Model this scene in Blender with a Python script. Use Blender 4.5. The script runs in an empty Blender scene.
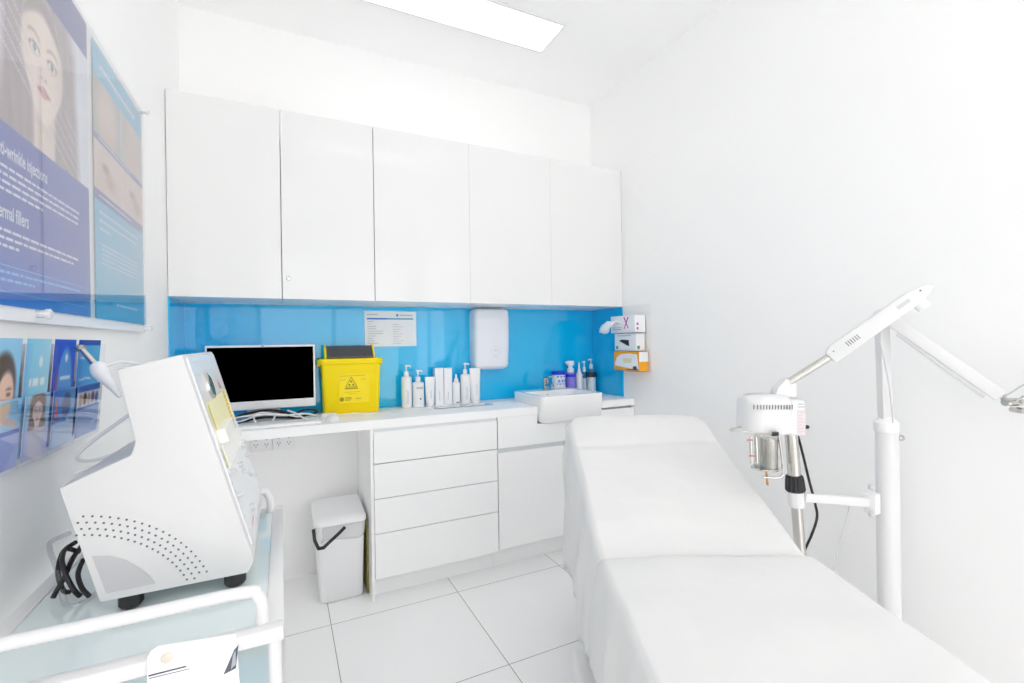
import bpy, bmesh, math, random
from math import sin, cos, pi, radians, sqrt, atan2, exp
from mathutils import Vector, Matrix, noise

random.seed(7)
scene = bpy.context.scene
COL = scene.collection

# ---------------------------------------------------------------- camera
F, CY = 471.0, 341.5
CAMZ = 1.285
yaw, pitch, roll = radians(26.0), radians(-0.07), radians(-0.84)
FW = Vector((sin(yaw)*cos(pitch), cos(yaw)*cos(pitch), sin(pitch)))
R0 = Vector((cos(yaw), -sin(yaw), 0)); U0 = R0.cross(FW)
RT = R0*cos(roll) + U0*sin(roll); UP = RT.cross(FW)
CAM = Vector((0, 0, CAMZ))
cd = bpy.data.cameras.new('camera'); cam = bpy.data.objects.new('camera', cd); COL.objects.link(cam)
cd.sensor_width = 36; cd.lens = 36*F/1024; cd.clip_start = .02
m = Matrix((RT, UP, -FW)).transposed().to_4x4(); m.translation = CAM
cam.matrix_world = m
scene.camera = cam

def ray(a, b): return FW + RT*((a-512)/F) + UP*((CY-b)/F)
def dp(a, b, depth): return CAM + ray(a, b)*depth       # real point at a given distance in front of the lens

# ---------------------------------------------------------------- materials
def lin(c):
    return tuple((v/12.92 if v <= .04045 else ((v+.055)/1.055)**2.4) for v in c)
def rgb(r, g, b): return lin((r/255, g/255, b/255))
MATS = {}
def mat(name, col, rough=.5, metal=0, coat=0, spec=.5, trans=0, alpha=1, emit=None, estr=0, ior=1.5, bump=0, bscale=200, sheen=0):
    if name in MATS: return MATS[name]
    M = bpy.data.materials.new(name); M.use_nodes = True
    nt = M.node_tree; b = nt.nodes['Principled BSDF']
    b.inputs['Base Color'].default_value = (*col, 1)
    b.inputs['Roughness'].default_value = rough
    b.inputs['Metallic'].default_value = metal
    b.inputs['Coat Weight'].default_value = coat
    b.inputs['Coat Roughness'].default_value = .03
    b.inputs['Specular IOR Level'].default_value = spec
    b.inputs['Transmission Weight'].default_value = trans
    b.inputs['Alpha'].default_value = alpha
    b.inputs['IOR'].default_value = ior
    b.inputs['Sheen Weight'].default_value = sheen
    if emit:
        b.inputs['Emission Color'].default_value = (*emit, 1); b.inputs['Emission Strength'].default_value = estr
    # a faint procedural variation keeps every surface from being perfectly flat
    n = nt.nodes.new('ShaderNodeTexNoise'); n.inputs['Scale'].default_value = bscale
    tc = nt.nodes.new('ShaderNodeTexCoord'); nt.links.new(tc.outputs['Object'], n.inputs['Vector'])
    if bump:
        bp = nt.nodes.new('ShaderNodeBump'); bp.inputs['Strength'].default_value = bump; bp.inputs['Distance'].default_value = .002
        nt.links.new(n.outputs['Fac'], bp.inputs['Height']); nt.links.new(bp.outputs['Normal'], b.inputs['Normal'])
    else:
        mr = nt.nodes.new('ShaderNodeMapRange'); mr.inputs['To Min'].default_value = max(0, rough-.015); mr.inputs['To Max'].default_value = min(1, rough+.015)
        nt.links.new(n.outputs['Fac'], mr.inputs['Value']); nt.links.new(mr.outputs['Result'], b.inputs['Roughness'])
    MATS[name] = M; return M

def clear_mat(name, tint=(1, 1, 1), ior=1.49, extra=0, body=0, bodycol=(1, 1, 1)):
    """thin clear acrylic or glass: Fresnel mirror over a tinted see-through body"""
    if name in MATS: return MATS[name]
    M = bpy.data.materials.new(name); M.use_nodes = True; nt = M.node_tree
    nt.nodes.clear()
    out = nt.nodes.new('ShaderNodeOutputMaterial'); mx = nt.nodes.new('ShaderNodeMixShader')
    fr = nt.nodes.new('ShaderNodeFresnel'); ge = nt.nodes.new('ShaderNodeNewGeometry')
    mi = nt.nodes.new('ShaderNodeMapRange'); mi.inputs['To Min'].default_value = ior; mi.inputs['To Max'].default_value = 1/ior
    nt.links.new(ge.outputs['Backfacing'], mi.inputs['Value']); nt.links.new(mi.outputs['Result'], fr.inputs['IOR'])
    tr = nt.nodes.new('ShaderNodeBsdfTransparent'); tr.inputs['Color'].default_value = (*tint, 1)
    gl = nt.nodes.new('ShaderNodeBsdfGlossy'); gl.inputs['Roughness'].default_value = .01
    ad = nt.nodes.new('ShaderNodeMath'); ad.operation = 'ADD'; ad.inputs[1].default_value = extra; ad.use_clamp = True
    nt.links.new(fr.outputs[0], ad.inputs[0]); nt.links.new(ad.outputs[0], mx.inputs[0])
    base = tr.outputs[0]
    if body:
        df = nt.nodes.new('ShaderNodeBsdfDiffuse'); df.inputs['Color'].default_value = (*bodycol, 1)
        m2 = nt.nodes.new('ShaderNodeMixShader'); m2.inputs[0].default_value = body
        nt.links.new(tr.outputs[0], m2.inputs[1]); nt.links.new(df.outputs[0], m2.inputs[2]); base = m2.outputs[0]
    nt.links.new(base, mx.inputs[1]); nt.links.new(gl.outputs[0], mx.inputs[2]); nt.links.new(mx.outputs[0], out.inputs[0])
    MATS[name] = M; return M

def print_mat(name, rough=.35):
    if name in MATS: return MATS[name]
    M = bpy.data.materials.new(name); M.use_nodes = True; nt = M.node_tree; b = nt.nodes['Principled BSDF']
    a = nt.nodes.new('ShaderNodeAttribute'); a.attribute_name = 'ink'
    nt.links.new(a.outputs['Color'], b.inputs['Base Color']); b.inputs['Roughness'].default_value = rough
    MATS[name] = M; return M

WALL = mat('wall_paint', rgb(249, 249, 249), .75, bump=.04, bscale=350)
CEIL = mat('ceiling_paint', rgb(251, 251, 251), .85, bump=.04, bscale=300)
GLOSSW = mat('gloss_white_door', rgb(238, 238, 238), .12, coat=.3)
SATINW = mat('satin_white_board', rgb(252, 252, 252), .32)
CARC = mat('cabinet_carcass', rgb(190, 193, 196), .5)
GAP = mat('shadow_channel', rgb(226, 230, 232), .35)
COUNTER = mat('white_countertop', rgb(253, 253, 253), .45, spec=.25)
BLUE = mat('blue_painted_glass', rgb(8, 190, 244), .045, coat=.6)
PLASTW = mat('white_plastic', rgb(243, 243, 244), .35)
PLASTG = mat('pale_grey_plastic', rgb(205, 207, 210), .4)
METALW = mat('white_powder_coat', rgb(229, 229, 230), .3)
CHROME = mat('chrome', rgb(205, 203, 198), .13, metal=1)
BLACK = mat('black_rubber', rgb(32, 32, 34), .5)
DGREY = mat('dark_grey_plastic', rgb(84, 82, 84), .45)
MACHW = mat('machine_shell', rgb(214, 214, 215), .4)
SCREEN = mat('black_screen', rgb(0, 0, 0), .6, spec=.0)
YEL = mat('yellow_plastic', rgb(254, 226, 8), .5, spec=.3)
INKY = mat('olive_ink', rgb(150, 134, 16), .6)
PAPER = mat('white_paper', rgb(244, 245, 248), .6)
INKG = mat('grey_ink', rgb(178, 182, 190), .7)
INKD = mat('dark_ink', rgb(92, 94, 104), .7)
INKB = mat('blue_ink', rgb(34, 124, 222), .6)
INKC = mat('cyan_ink', rgb(86, 176, 214), .6)
INKW = mat('white_ink', rgb(226, 232, 246), .6)
INKLB = mat('light_blue_ink', rgb(120, 190, 250), .6)
CERAM = mat('white_ceramic', rgb(246, 246, 246), .1, coat=.4)
SHEET = mat('white_disposable_sheet', rgb(229, 229, 229), .85, bump=.12, bscale=420, sheen=.15)
VINYL = mat('white_vinyl', rgb(240, 240, 240), .5)
FROST = mat('tinted_shelf_glass', rgb(228, 240, 241), .07, coat=.7)
ACRYL = clear_mat('clear_acrylic', (.995, .995, .995), 1.3)
COVER = clear_mat('acrylic_cover', (.99, .99, .99), 1.7)
GLASS = clear_mat('clear_glass', (.93, .95, .95), 1.5)
LIQ = clear_mat('violet_liquid', (.85, .84, .98), 1.35, body=.8, bodycol=rgb(154, 142, 238))
BAG = clear_mat('bin_bag_film', (.96, .96, .96), 1.4, body=.72, bodycol=rgb(244, 244, 245))
PURB = mat('deep_blue_plastic', rgb(38, 44, 214), .35)
ORG = mat('orange_card', rgb(250, 172, 32), .5)
MAG = mat('magenta_ink', rgb(196, 70, 176), .6)
GRN = mat('green_ink', rgb(60, 160, 140), .6)
RED = mat('red_ink', rgb(216, 104, 116), .6)
PINK = mat('pink_label', rgb(222, 212, 215), .6)
OLIVE = mat('olive_edge', rgb(150, 146, 86), .6)
YELP = mat('pale_yellow_overlay', rgb(243, 238, 196), .4)
YELD = mat('amber_dot', rgb(240, 208, 70), .5)
BRASS = mat('brass', rgb(190, 140, 80), .3, metal=1)
VENT = mat('vent_dark', rgb(110, 110, 114), .7)
GREYP = mat('grey_panel', rgb(186, 186, 189), .5)
GEM = mat('dial_window', rgb(120, 150, 140), .15, coat=.5)
LAMP = mat('lamp_diffuser', rgb(255, 255, 255), .5, emit=(1, 1, 1), estr=1.9)

# floor tiles: 61 cm pale porcelain with thin grout lines
def floor_mat():
    M = bpy.data.materials.new('floor_tiles'); M.use_nodes = True; nt = M.node_tree; b = nt.nodes['Principled BSDF']
    g = nt.nodes.new('ShaderNodeNewGeometry'); s = nt.nodes.new('ShaderNodeSeparateXYZ'); nt.links.new(g.outputs['Position'], s.inputs[0])
    def mth(op, a, c=None):
        n = nt.nodes.new('ShaderNodeMath'); n.operation = op
        for i, v in enumerate((a, c)):
            if v is None: continue
            if isinstance(v, (int, float)): n.inputs[i].default_value = v
            else: nt.links.new(v, n.inputs[i])
        return n.outputs[0]
    outs = []
    for ax, off in (('X', .183), ('Y', 2.303)):
        t = mth('ABSOLUTE', mth('SUBTRACT', mth('FRACT', mth('ADD', mth('DIVIDE', mth('SUBTRACT', s.outputs[ax], off), .6095), .5)), .5))
        outs.append(mth('LESS_THAN', t, .0016/.6095))
    gr = mth('MAXIMUM', outs[0], outs[1])
    n = nt.nodes.new('ShaderNodeTexNoise'); n.inputs['Scale'].default_value = 3; nt.links.new(g.outputs['Position'], n.inputs['Vector'])
    cr = nt.nodes.new('ShaderNodeMix'); cr.data_type = 'RGBA'
    cr.inputs['A'].default_value = (*rgb(251, 251, 251), 1); cr.inputs['B'].default_value = (*rgb(253, 253, 253), 1)
    nt.links.new(n.outputs['Fac'], cr.inputs['Factor'])
    mx = nt.nodes.new('ShaderNodeMix'); mx.data_type = 'RGBA'
    nt.links.new(cr.outputs['Result'], mx.inputs['A']); mx.inputs['B'].default_value = (*rgb(150, 148, 146), 1)
    nt.links.new(gr, mx.inputs['Factor']); nt.links.new(mx.outputs['Result'], b.inputs['Base Color'])
    b.inputs['Roughness'].default_value = .3
    return M
FLOORM = floor_mat()

# ---------------------------------------------------------------- mesh builder
class MB:
    def __init__(s): s.v = []; s.f = []; s.mi = []; s.m = 0
    def add(s, vs, fs, mi=None):
        o = len(s.v); s.v += [Vector(p) for p in vs]
        for f in fs: s.f.append([i+o for i in f]); s.mi.append(s.m if mi is None else mi)
        return s
    def use(s, i): s.m = i; return s
    def _bm(s, bm, M=None):
        if M is not None: bmesh.ops.transform(bm, matrix=M, verts=bm.verts)
        bm.verts.index_update()
        s.add([v.co.copy() for v in bm.verts], [[v.index for v in f.verts] for f in bm.faces]); bm.free(); return s
    def box(s, x0, x1, y0, y1, z0, z1, bev=0, seg=2, M=None):
        bm = bmesh.new(); bmesh.ops.create_cube(bm, size=1)
        for v in bm.verts: v.co = Vector(((x0+x1)/2+v.co.x*(x1-x0), (y0+y1)/2+v.co.y*(y1-y0), (z0+z1)/2+v.co.z*(z1-z0)))
        if bev: bmesh.ops.bevel(bm, geom=bm.edges[:], offset=bev, segments=seg, profile=.5, affect='EDGES')
        return s._bm(bm, M)
    def vbox(s, x0, x1, y0, y1, z0, z1, r, seg=5, bev=0, M=None):
        """box with rounded vertical edges"""
        loops = []
        rr = ring((x0+x1)/2, (y0+y1)/2, (x1-x0)/2, (y1-y0)/2, r, seg)
        def lp(z, ins): return [Vector((p[0]+(( (x0+x1)/2-p[0])*ins/max((x1-x0)/2, 1e-6)), p[1]+(((y0+y1)/2-p[1])*ins/max((y1-y0)/2, 1e-6)), z)) for p in rr]
        if bev: loops = [lp(z0, bev), lp(z0+bev*.3, bev*.3), lp(z0+bev, 0), lp(z1-bev, 0), lp(z1-bev*.3, bev*.3), lp(z1, bev)]
        else: loops = [lp(z0, 0), lp(z1, 0)]
        if M is not None: loops = [[M @ p for p in l] for l in loops]
        return s.loft(loops)
    def loft(s, loops, cap0=True, cap1=True, closed=True):
        n = len(loops[0]); vs = [p for l in loops for p in l]; fs = []
        for k in range(len(loops)-1):
            for i in range(n if closed else n-1):
                j = (i+1) % n
                fs.append([k*n+i, k*n+j, (k+1)*n+j, (k+1)*n+i])
        if cap0: fs.append(list(range(n))[::-1])
        if cap1: fs.append([(len(loops)-1)*n+i for i in range(n)])
        return s.add(vs, fs)
    def lathe(s, prof, c, axis=(0, 0, 1), n=24, cap0=True, cap1=True):
        """prof: list of (radius, height) along axis from point c"""
        a = Vector(axis).normalized(); t = Vector((1, 0, 0)) if abs(a.x) < .9 else Vector((0, 1, 0))
        u = a.cross(t).normalized(); w = a.cross(u); c = Vector(c)
        loops = [[c+a*h+(u*cos(2*pi*i/n)+w*sin(2*pi*i/n))*max(r, 1e-5) for i in range(n)] for r, h in prof]
        return s.loft(loops, cap0, cap1)
    def cyl(s, p, q, r, r2=None, n=20):
        p = Vector(p); q = Vector(q); d = q-p
        return s.lathe([(r, 0), (r if r2 is None else r2, d.length)], p, d, n)
    def tube(s, pts, r, n=10, smooth=4, closed=False):
        pts = [Vector(p) for p in pts]
        if smooth: pts = catmull(pts, smooth, closed)
        loops = []; u = None
        for i, p in enumerate(pts):
            a = pts[max(0, i-1)]; b = pts[min(len(pts)-1, i+1)]; t = (b-a).normalized()
            if u is None: u = t.cross(Vector((0.3, .2, 1))).normalized()
            u = (u - t*u.dot(t)).normalized(); w = t.cross(u)
            rad = r(i/(len(pts)-1)) if callable(r) else r
            loops.append([p+(u*cos(2*pi*k/n)+w*sin(2*pi*k/n))*rad for k in range(n)])
        return s.loft(loops)
    def prism(s, poly, ax, a0, a1, bev=0):
        """poly of 2D points extruded along ax ('x','y','z')"""
        def P(p, t):
            return {'x': Vector((t, p[0], p[1])), 'y': Vector((p[0], t, p[1])), 'z': Vector((p[0], p[1], t))}[ax]
        n = len(poly)
        if bev:
            bm = bmesh.new(); A = [bm.verts.new(P(p, a0)) for p in poly]; B = [bm.verts.new(P(p, a1)) for p in poly]
            bm.faces.new(A); bm.faces.new(B[::-1])
            for i in range(n): bm.faces.new((A[i], B[i], B[(i+1) % n], A[(i+1) % n]))
            bmesh.ops.recalc_face_normals(bm, faces=bm.faces)
            bmesh.ops.bevel(bm, geom=bm.edges[:], offset=bev, segments=2, profile=.5, affect='EDGES')
            return s._bm(bm)
        return s.loft([[P(p, a0) for p in poly], [P(p, a1) for p in poly]])
    def quad(s, o, u, v): o = Vector(o); return s.add([o, o+u, o+u+v, o+v], [[0, 1, 2, 3]])
    def disc(s, c, u, v, n=20): return s.add([Vector(c)+Vector(u)*cos(2*pi*i/n)+Vector(v)*sin(2*pi*i/n) for i in range(n)], [list(range(n))])
    def text(s, body, size, o, xd, yd, sx=1.0, bold=0):
        cu = bpy.data.curves.new('t', 'FONT'); cu.body = body; cu.size = size; cu.resolution_u = 3; cu.offset = bold*size
        ob = bpy.data.objects.new('t', cu); COL.objects.link(ob)
        bpy.context.view_layer.update()
        me = bpy.data.meshes.new_from_object(ob.evaluated_get(bpy.context.evaluated_depsgraph_get()))
        o = Vector(o); xd = Vector(xd); yd = Vector(yd)
        s.add([o+xd*v.co.x*sx+yd*v.co.y for v in me.vertices], [list(p.vertices) for p in me.polygons])
        bpy.data.objects.remove(ob); bpy.data.curves.remove(cu); bpy.data.meshes.remove(me); return s
    def build(s, name, mats, parent=None, smooth=True, angle=35, recalc=True):
        xs = [p.x for p in s.v]; ys = [p.y for p in s.v]; zs = [p.z for p in s.v]
        o = Vector(((min(xs)+max(xs))/2, (min(ys)+max(ys))/2, min(zs)))
        me = bpy.data.meshes.new(name); me.from_pydata([p-o for p in s.v], [], s.f)
        if not isinstance(mats, (list, tuple)): mats = [mats]
        for M in mats: me.materials.append(M)
        me.polygons.foreach_set('material_index', s.mi)
        if recalc:
            bm = bmesh.new(); bm.from_mesh(me); bmesh.ops.recalc_face_normals(bm, faces=bm.faces); bm.to_mesh(me); bm.free()
        if smooth:
            me.polygons.foreach_set('use_smooth', [True]*len(me.polygons)); me.set_sharp_from_angle(angle=radians(angle))
        ob = bpy.data.objects.new(name, me); COL.objects.link(ob)
        place(ob, o, parent)
        return ob

WORLD = {}
def place(ob, o, parent):
    WORLD[ob.name] = Vector(o)
    if parent is None: ob.location = o
    else:
        ob.parent = parent; ob.location = Vector(o)-WORLD[parent.name]
def ring(cx, cy, hx, hy, r, seg=5):
    out = []
    for (sx, sy, a0) in ((1, 1, 0), (-1, 1, 90), (-1, -1, 180), (1, -1, 270)):
        for k in range(seg+1):
            a = radians(a0+90*k/seg)
            out.append((cx+sx*(hx-r)+r*cos(a), cy+sy*(hy-r)+r*sin(a)))
    return out
def catmull(P, k, closed=False):
    out = []
    n = len(P)
    for i in range(n-1):
        p0 = P[max(0, i-1)]; p1 = P[i]; p2 = P[i+1]; p3 = P[min(n-1, i+2)]
        for j in range(k):
            t = j/k
            out.append(.5*((2*p1)+(p2-p0)*t+(2*p0-5*p1+4*p2-p3)*t*t+(3*p1-p0-3*p2+p3)*t**3))
    out.append(P[-1]); return out

def tag(o, label, cat, group=None):
    o['label'] = label; o['category'] = cat
    if group: o['group'] = group
    return o
def thing(name, label, cat, loc, group=None):
    o = bpy.data.objects.new(name, None); COL.objects.link(o); o.location = loc; o.empty_display_size = .05
    WORLD[o.name] = Vector(loc); return tag(o, label, cat, group)
def structure(o): o['kind'] = 'structure'; return o
def lab(o, t): o['label'] = t; return o

# ---------------------------------------------------------------- room
XL, XR, YB, YF, ZC = -.448, 2.055, 2.855, -2.9, 3.0
structure(MB().box(XL-.1, XR+.1, YF-.1, YB+.1, -.1, 0).build('floor', FLOORM, smooth=False))
structure(MB().box(XL-.1, XR+.1, YF-.1, YB+.1, ZC, ZC+.1).build('ceiling', CEIL, smooth=False))
structure(MB().box(XL-.1, XL, YF-.1, YB+.1, 0, ZC).build('wall_left', WALL, smooth=False))
wr_ = MB()
for b in ((YF-.1, -2.5, 0, ZC), (-.7, YB+.1, 0, ZC), (-2.5, -.7, 0, .12), (-2.5, -.7, 2.6, ZC)): wr_.box(XR, XR+.1, b[0], b[1], b[2], b[3])
structure(wr_.build('wall_right', WALL, smooth=False))
wn = MB()
for b in ((-2.5, -2.45, .12, 2.6), (-.75, -.7, .12, 2.6), (-2.45, -.75, .12, .17), (-2.45, -.75, 2.55, 2.6), (-1.625, -1.575, .17, 2.55)): wn.box(XR+.02, XR+.07, b[0], b[1], b[2], b[3])
structure(wn.build('added_fill_window_2', METALW, smooth=False))  # unseen side window, added behind the camera for fill light
structure(MB().box(XL, XR, YB, YB+.1, 0, ZC).build('wall_back', WALL, smooth=False))
fw_ = MB()
for b in ((XL, -.35, 0, ZC), (1.95, XR, 0, ZC), (-.35, 1.95, 0, .12), (-.35, 1.95, 2.75, ZC)): fw_.box(b[0], b[1], YF-.1, YF, b[2], b[3])
structure(fw_.build('wall_front', WALL, smooth=False))
wn = MB()
for b in ((-.35, -.3, .12, 2.75), (1.9, 1.95, .12, 2.75), (-.3, 1.9, .12, .17), (-.3, 1.9, 2.7, 2.75), (.775, .825, .17, 2.7)): wn.box(b[0], b[1], YF-.07, YF-.02, b[2], b[3])
structure(wn.build('added_fill_window_1', METALW, smooth=False))  # invented front window, out of view, lets in extra fill light

def ceiling_light(y0, y1, label):
    t = thing('ceiling_light', label, 'ceiling light', (.795, (y0+y1)/2, 2.985), 'recessed ceiling light panels')
    f = MB()
    for b in ((.187, 1.403, y0-.008, y0), (.187, 1.403, y1, y1+.008), (.187, .195, y0, y1), (1.395, 1.403, y0, y1)):
        f.box(*b, 2.986, 3.0)
    f.build('light_frame', METALW, t, smooth=False)
    MB().box(.195, 1.395, y0, y1, 2.99, 2.998).build('diffuser', LAMP, t, smooth=False)
    return t
ceiling_light(2.163, 2.415, 'long bright ceiling light panel above the white wall cupboards')
ceiling_light(.51, .762, 'ceiling light panel mirrored as a streak in the glossy cupboard doors')

# ---------------------------------------------------------------- blue splashback
sb = thing('glass_splashback', 'bright blue glossy glass splashback between countertop and wall cupboards', 'splashback', (.8, 2.85, .901))
MB().box(XL+.006, XR-.006, YB-.007, YB-.001, .901, 1.499).build('back_panel', BLUE, sb, smooth=False)
MB().box(XL+.0005, XL+.0065, 2.512, YB-.001, .901, 1.499).build('side_panel', BLUE, sb, smooth=False)
MB().box(XR-.0065, XR-.0005, 2.512, YB-.001, .901, 1.499).build('side_panel', BLUE, sb, smooth=False)

# ---------------------------------------------------------------- wall cabinets
ws = [-.446, .003, .437, .967, 1.503, 2.053]
wl = ['glossy white wall cupboard nearest the posters, above the computer',
      'white wall cupboard with a small round lock low on its door',
      'white wall cupboard directly above the notice sheet and pump bottles',
      'white wall cupboard above the paper towel dispenser',
      'white wall cupboard in the corner above the basin and soap bottles']
for i in range(5):
    a, b = ws[i], ws[i+1]
    t = thing('wall_cabinet', wl[i], 'wall cupboard', ((a+b)/2, 2.68, 1.503), 'glossy white wall cupboards')
    MB().box(a+.001, b-.001, 2.531, 2.853, 1.505, 2.408).build('cabinet_body', CARC if i < 0 else SATINW, t, smooth=False)
    g0 = .0018 if i in (1, 2) else .0004
    _d = MB().box(a+g0, b-(.0018 if i in (0, 1) else .0004), 2.51, 2.53, 1.503, 2.41, .0008, 1)
    dr = _d.build('door', GLOSSW, t, smooth=False)
    if i == 1:
        l = MB(); l.lathe([(.010, 0), (.010, -.003), (.008, -.004), (.004, -.004)], (.031, 2.51, 1.602), (0, 1, 0), 20)
        l.use(1); l.box(.0302, .0318, 2.5055, 2.5062, 1.597, 1.607)
        lab(l.build('lock', [CHROME, BLACK], dr), 'small round chrome lock')

# ---------------------------------------------------------------- countertop and base units
ct = MB()
for x0, x1, y0, y1 in ((XL+.001, 1.336, 2.41, 2.853), (1.336, 1.773, 2.742, 2.853), (1.773, XR-.001, 2.41, 2.853)):
    ct.box(x0, x1, y0, y1, .856, .9)
tag(ct.build('countertop', COUNTER, smooth=False), 'long white countertop running wall to wall below the blue splashback', 'countertop')

_sp = MB().box(.385, .3995, 2.41, 2.853, 0, .855, .001, 1)
tag(_sp.build('cabinet_end_panel', SATINW, smooth=False), 'tall narrow white end panel between the knee space and the drawers', 'panel')

d = thing('drawer_cabinet', 'white base cabinet of four handleless drawers under the countertop', 'drawer unit', (.735, 2.63, .1))
MB().box(.4005, 1.0745, 2.44, 2.853, .101, .855).build('cabinet_body', CARC, d, smooth=False)
MB().box(.401, 1.074, 2.418, 2.4395, .832, .8555).build('finger_channel', GAP, d, smooth=False)
for z0, z1 in ((.105, .328), (.332, .502), (.506, .678), (.682, .838)):
    MB().box(.402, 1.0735, 2.41, 2.4175 if z1 > .8 else 2.429, z0, z1, .001, 1).build('drawer', SATINW, d, smooth=False)

s = thing('sink_cabinet', 'white base cabinet beneath the basin with a tall door', 'base cabinet', (1.3, 2.63, .1))
MB().box(1.078, 1.528, 2.44, 2.853, .101, .7).box(1.078, 1.334, 2.44, 2.853, .7, .855).build('cabinet_body', CARC, s, smooth=False)
MB().box(1.08, 1.527, 2.431, 2.4395, .652, .682).build('finger_channel', GAP, s, smooth=False)
MB().box(1.0795, 1.527, 2.41, 2.429, .115, .653, .001, 1).build('door', SATINW, s, smooth=False)
MB().box(1.0795, 1.333, 2.41, 2.429, .681, .855).box(1.333, 1.527, 2.41, 2.429,   .681, .798).build('fixed_panel', SATINW, s, smooth=False)
s = thing('corner_base_cabinet', 'white base cabinet in the far corner, mostly hidden by the bed head', 'base cabinet', (1.8, 2.63, .1))
MB().box(1.5305, XR-.002, 2.44, 2.853, .101, .7).box(1.776, XR-.002, 2.44, 2.853, .7, .855).build('cabinet_body', CARC, s, smooth=False)
MB().box(1.5315, XR-.003, 2.431, 2.4395, .65, .684).build('finger_channel', GAP, s, smooth=False)
MB().box(1.5305, XR-.003, 2.41, 2.429, .115, .653, .001, 1).build('door', SATINW, s, smooth=False)
MB().box(1.5305, 1.776, 2.41, 2.429,   .681, .798).box(1.776, XR-.003, 2.41, 2.429, .681, .842).build('fixed_panel', SATINW, s, smooth=False)
k = MB().box(.4005, 1.058, 2.466, 2.482, .001, .1).box(1.0595, XR-.002, 2.466, 2.482, .001, .1)
tag(k.build('kickboard', SATINW, smooth=False), 'recessed white kickboard at the foot of the base cabinets', 'kickboard')

# ---------------------------------------------------------------- basin and tap
bs = thing('wash_basin', 'white semi-recessed rectangular ceramic basin set in the countertop', 'basin', (1.55, 2.55, .8))
bx, by = 1.554, 2.546
L = []
def rl(hx, hy, r, z, dy=0): return [Vector((p[0], p[1], z)) for p in ring(bx, by+dy, hx, hy, r, 6)]
L = [rl(.17, .15, .06, .799), rl(.203, .177, .055, .803), rl(.214, .188, .04, .822), rl(.217, .193, .03, .9), rl(.217, .194, .028, .955),
     rl(.214, .191, .026, .961), rl(.202, .178, .026, .962), rl(.19, .14, .04, .958, -.03), rl(.18, .13, .05, .93, -.03), rl(.14, .1, .05, .86, -.03), rl(.04, .03, .02, .845, -.03)]
MB().loft(L).build('bowl', CERAM, bs, angle=50)
MB().lathe([(.007, 0), (.007, .0015)], (1.42, 2.437, .9608), (0, 0, 1), 16).build('overflow_hole', DGREY, bs)
MB().lathe([(.02, 0), (.02, .004)], (bx, by-.03, .846), (0, 0, 1), 20).build('waste', CHROME, bs)
tp = thing('mixer_tap', 'short chrome mixer tap with a flat lever standing on the basin rim', 'tap', (1.56, 2.70, .962))
tb = MB().lathe([(.024, 0), (.024, .006), (.018, .01), (.017, .055), (.02, .06), (.02, .075), (.014, .08)], (1.56, 2.70, .962), (0, 0, 1), 24)
tb.tube([(1.56, 2.70, .985), (1.555, 2.66, 1.0), (1.55, 2.61, .998), (1.548, 2.59, .985)], .012, 12)
tb.build('spout', CHROME, tp)
MB().box(1.545, 1.575, 2.63, 2.715, 1.043, 1.052, .003, 2, Matrix.Translation(Vector((0, 0, 0))) ).cyl((1.56, 2.7, 1.03), (1.56, 2.7, 1.048), .01).build('lever', CHROME, tp)

# ---------------------------------------------------------------- bottles on the counter
def pump_head(mb, x, y, z, h, r, side=-1, spout=.024):
    mb.lathe([(r*.55, 0), (r*.55, h*.42), (r*.3, h*.46), (.0035, h*.5), (.0035, h*.82), (.007, h*.84), (.008, h), (.003, h*1.02)], (x, y, z), n=16)
    mb.tube([(x-side*.008, y, z+h*.93), (x+side*spout*.6, y-.004, z+h*.95), (x+side*spout, y-.006, z+h*.86)], .0045, 8)
def lines(mb, x0, x1, y, zs, h=.0016):
    for z in zs: mb.box(x0, x1, y-.0003, y+.0002, z-h/2, z+h/2)
def vtext(mb, body, x, y, z, size):   # lettering running up the front of a bottle
    mb.text(body, size, (x+size*.35, y, z), (0, 0, 1), (-1, 0, 0))

def bottle_pump(x, y, r, zb, zt, side, label, nm='pump_bottle', group='white product bottles on the counter', txt=True):
    t = thing(nm, label, 'bottle', (x, y, .9), group)
    bod = MB().lathe([(r*.9, .001), (r, .006), (r, zb-.9-.006), (r*.85, zb-.9), (r*.5, zb-.9+.003)], (x, y, .9), n=28).build('bottle_body', PLASTW, t)
    p = MB(); pump_head(p, x, y, zb+.001, zt-zb, r*.8, side); p.build('pump', PLASTW, t)
    if txt:
        l = MB(); vtext(l, 'cleansing gel', x-.002, y-r-.0006, .925, .016); l.build('lettering', INKG, bod, smooth=False)
    return t
bottle_pump(.655, 2.77, .030, 1.083, 1.15, 1, 'tall white pump bottle nearest the yellow bin, first of the row')
t = bottle_pump(.723, 2.765, .034, 1.047, 1.118, 1, 'shorter white pump bottle, second of the row, small dark emblem at its foot', txt=False)
MB().disc((.728, 2.7302, .952), (.005, 0, 0), (0, 0, .005), 12).build('emblem', INKD, t, smooth=False)
l = MB(); lines(l, .703, .743, 2.7305, (1.02, 1.012), .002); l.build('lettering', INKD, t, smooth=False)
def tube_bottle(x, y, w0, w1, zt, label, txt):
    """squeeze tube on its cap: round foot, flat wide crimp at the top"""
    t = thing('squeeze_tube', label, 'tube', (x, y, .9), 'white product bottles on the counter')
    loops = []
    for k in range(9):
        f = k/8; hx = w0+(w1-w0)*f; hy = w0*(1-f)+.003*f
        loops.append([Vector((x+hx*cos(a), y+hy*sin(a), .925+(zt-.925)*f)) for a in [2*pi*i/28 for i in range(28)]])
    bod = MB().loft(loops).build('tube_body', PLASTW, t, angle=60)
    MB().lathe([(w0*.92, .001), (w0*.95, .004), (w0*.95, .024)], (x, y, .9), n=28).build('cap', PLASTW, t)
    l = MB(); vtext(l, txt, x-.002, y-w0-.0004, .95, .014); l.build('lettering', INKG, bod, smooth=False)
    return t
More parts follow.
